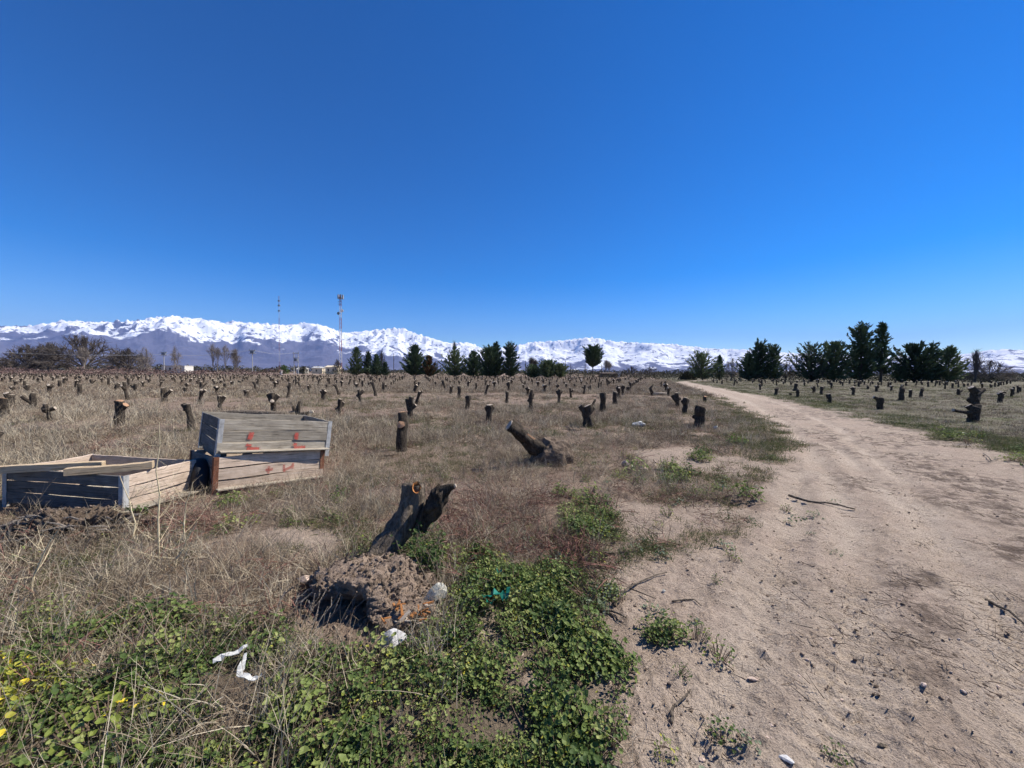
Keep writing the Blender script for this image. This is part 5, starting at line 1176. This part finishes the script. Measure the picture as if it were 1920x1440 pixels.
# 4. dry grass of the field: fine near, coarser far
D_SH = [proto_blades(100 + s, 34, .12, .22, .0040, M_DRY, .8, .35, 3) for s in range(4)] + [proto_blades(110 + s, 26, .14, .20, .0034, M_DRYD, .9, .45, 3, 1) for s in range(4)] + [proto_blades(118, 12, .06, .46, .0042, M_DRY, .45, .1, 4, 1), proto_blades(119, 10, .07, .40, .0042, M_DRY, .6, .1, 4, 1)]
def fieldmask(X, Y):
    ro, gr, sd = masks(X, Y); side = 1 - sst(1.0, 3.0, X - Y * .335 - 3.2); return (1 - ro) ** 2 * (1 - .90 * np.clip(gr * 1.1, 0, 1)), side, ro, gr
X, Y, r = spread(30000, 1.1, 9.5, -70, 45); f, side, ro, gr = fieldmask(X, Y); cl = fbm(X * 1.2, Y * 1.2, 4, 61)
thin = np.clip(.30 + .9 * sst(.38, .62, cl), 0, 1) * np.where(X > .4, .6, 1.0)
thin = thin * np.where(r < 4, .75, 1) * sst(-.1, 2.2, -sdist(X, Y, road_poly) + .3)
k = (rng.random(len(X)) < f * side * thin * .62) & keep_off(X, Y); n = int(k.sum()); pk = rng.choice(10, n, p=[.12] * 4 + [.10] * 4 + [.06, .06])
emit('dry_grass', D_SH, X[k], Y[k], rng.uniform(.55, 1.15, n), 'tangled dry grass and stems in the near field', .3, 0, pk)
DF = [proto_blades(130 + s, 46, .24, .22, .008, M_DRY, 1.0, .4, 3) for s in range(3)] + [proto_blades(140 + s, 40, .25, .17, .008, M_DRYD, 1.1, .5, 3) for s in range(3)] + [proto_blades(150 + s, 14, .10, .46, .007, M_DRY, .5, .0, 3, 1) for s in range(2)]
X, Y, r = spread(34000, 8, 32, -70, 45); f, side, ro, gr = fieldmask(X, Y); cl = fbm(X * .5, Y * .5, 4, 62); k = (rng.random(len(X)) < f * side * np.clip(.14 + 1.0 * sst(.4, .6, cl), 0, 1) * .75 * sst(-.1, 2.5, -sdist(X, Y, road_poly))) & keep_off(X, Y)
n = int(k.sum()); tall = sst(-2, -12, X[k]); pk = np.where(rng.random(n) < .10 + .12 * tall, rng.integers(6, 8, n), np.where(rng.random(n) < .42 + .1 * tall, rng.integers(0, 3, n), rng.integers(3, 6, n)))
emit('dry_grass', DF, X[k], Y[k], (.45 + .75 * rng.random(n) ** 1.6) * (1 + .15 * tall) * (.7 + .6 * fbm(X[k] * .8, Y[k] * .8, 3, 99)), 'dry grass in the middle of the stump field', .2, 0, pk)
DG = [proto_blades(160 + s, 50, .6, .28, .022, M_DRY, .9, .35, 2) for s in range(3)] + [proto_blades(170 + s, 50, .6, .26, .022, M_DRYD, .9, .3, 2) for s in range(3)]
X, Y, r = spread(30000, 28, 150, -70, 45); f, side, ro, gr = fieldmask(X, Y); k = rng.random(len(X)) < f * side * .75
n = int(k.sum()); emit('dry_grass', DG, X[k], Y[k], rng.uniform(.6, 1.15, n), 'far dry grass reaching to the tree line', .15)
# 5. red brown pruned twigs tangled in the field
R_SH = [proto_blades(180 + s, 16, .22, .34, .0065, M_RED, 1.3, .6, 4, 2) for s in range(4)]
X, Y, r = spread(5200, 2.6, 16, -68, 30); f, side, ro, gr = fieldmask(X, Y); cl = fbm(X * .55, Y * .55, 3, 71); k = (rng.random(len(X)) < f * side * (.03 + .35 * sst(.50, .64, cl))) & keep_off(X, Y)
emit('twig_litter', R_SH, X[k], Y[k], rng.uniform(.5, 1.0, k.sum()), 'red brown pruned twigs tangled in the dry grass', .25)
# 6. short grass of the meadow and the verges
G_SH = [proto_blades(190 + s, 46, .20, .10, .0075, M_GRASS, .9, .3, 2) for s in range(3)] + [proto_blades(196 + s, 40, .22, .09, .0075, M_DRYD, 1.1, .5, 2) for s in range(2)] + [proto_blades(199, 40, .22, .12, .007, M_DRY, 1.0, .4, 2)]
X, Y, r = spread(46000, 5, 100, -20, 60); ro, gr, sd = masks(X, Y); side = sst(.2, 2.6, X - Y * .335 - 2.4); verge = sst(-2.6, -.3, sd) * (r > 6); cl = fbm(X * .45, Y * .45, 4, 81)
k = rng.random(len(X)) < (1 - ro) ** 2 * np.maximum(side, .8 * verge) * (.35 + .65 * sst(.4, .6, cl)); n = int(k.sum()); gq = rng.random(n) < np.clip(.25 + .75 * verge[k] + .5 * sst(.5, .65, cl[k]) - .3, .15, .85)
emit('meadow_grass', G_SH, X[k], Y[k], rng.uniform(.5, 1.1, n) * (1 + .012 * r[k]), 'short patchy grass of the meadow and track verges', .12, 0, np.where(gq, rng.integers(0, 3, n), rng.integers(3, 6, n)))
X, Y, r = spread(16000, 2.2, 14, -56, 45); ro, gr, sd = masks(X, Y); cl = fbm(X * .9, Y * .9, 3, 85); k = (rng.random(len(X)) < (1 - ro) * sst(.45, .6, cl) * np.where(X > -2.5, .55, .35)) & keep_off(X, Y)
emit('green_grass', G_SH[:3], X[k], Y[k], rng.uniform(.35, .8, k.sum()), 'thin green grass growing through the dry litter', .2)
X, Y, r = spread(15000, 9, 70, -68, 40); ro, gr, sd = masks(X, Y); cl = fbm(X * .35, Y * .35, 4, 187); k = (rng.random(len(X)) < (1 - ro) * sst(.48, .62, cl) * .5) & keep_off(X, Y)
emit('green_grass', G_SH[:3], X[k], Y[k], rng.uniform(.6, 1.3, k.sum()) * (1 + .012 * r[k]), 'green tufts growing between the stump rows', .15)
# 7. pebbles and crumbs on the sand
PB = [proto_pebble(s, m_) for s, m_ in enumerate((M_MOUND, M_MOUND, M_MOUND, M_STONE_P, M_DARKSOIL, M_MOUND, M_MOUND))]
X, Y, r = spread(26000, 1.0, 16, -25, 62); ro, gr, sd = masks(X, Y); cl = fbm(X * 1.6, Y * 1.6, 3, 95); k = rng.random(len(X)) < (.15 + .85 * ro) * (.25 + .75 * sst(.42, .6, cl)) * .55; n = int(k.sum())
emit('pebbles', PB, X[k], Y[k], .0035 + .011 * rng.random(n) ** 5 + .0012 * r[k] * rng.random(n) ** 3, 'pebbles and soil crumbs strewn over the sandy track', .3, .001)
S_SH = [proto_blades(220 + s, 7, .10, .09, .0045, M_DRYD, 1.5, 1.0, 2) for s in range(4)]
X, Y, r = spread(9000, 1.0, 14, -20, 62); ro, gr, sd = masks(X, Y); cl = fbm(X * .9, Y * .9, 3, 77); k = rng.random(len(X)) < ro * (.05 + .75 * sst(.45, .62, cl) * sst(.2, 1.5, X - .62 * Y))
emit('wood_chips', S_SH, X[k], Y[k], rng.uniform(.4, 1.2, k.sum()), 'dark chips and straw bits lying on the sandy track', .05, .004)

# loose clods crumbled on and around the mound and the heap
CL = [proto_pebble(300 + s, m_) for s, m_ in enumerate((M_MOUND, M_MOUND, M_DARKSOIL, M_DARKSOIL))]
pts = []
for ob, n in ((mound, 2600), (heap, 1500)):
    V = [v.co for v in ob.data.vertices if v.normal.z > -.1 and v.co.z > -.02]
    for _ in range(n): v = rnd.choice(V); pts.append((ob.location.x + v.x, ob.location.y + v.y, ob.location.z + v.z + .002))
X = np.concatenate([rng.normal(-.95, .36, 900), rng.normal(-4.2, .42, 700)]); Y = np.concatenate([rng.normal(2.36, .24, 900), rng.normal(3.5, .24, 700)])
P = np.concatenate([np.array(pts), np.stack([X, Y, hz(X, Y) + .004], 1)]); n = len(P)
scatter('soil_clods', CL, P, rng.uniform(0, 6.28, (n, 3)), .004 + .020 * rng.random(n) ** 4, rng.integers(0, 4, n), 'loose soil clods crumbled over and around the dirt mounds')
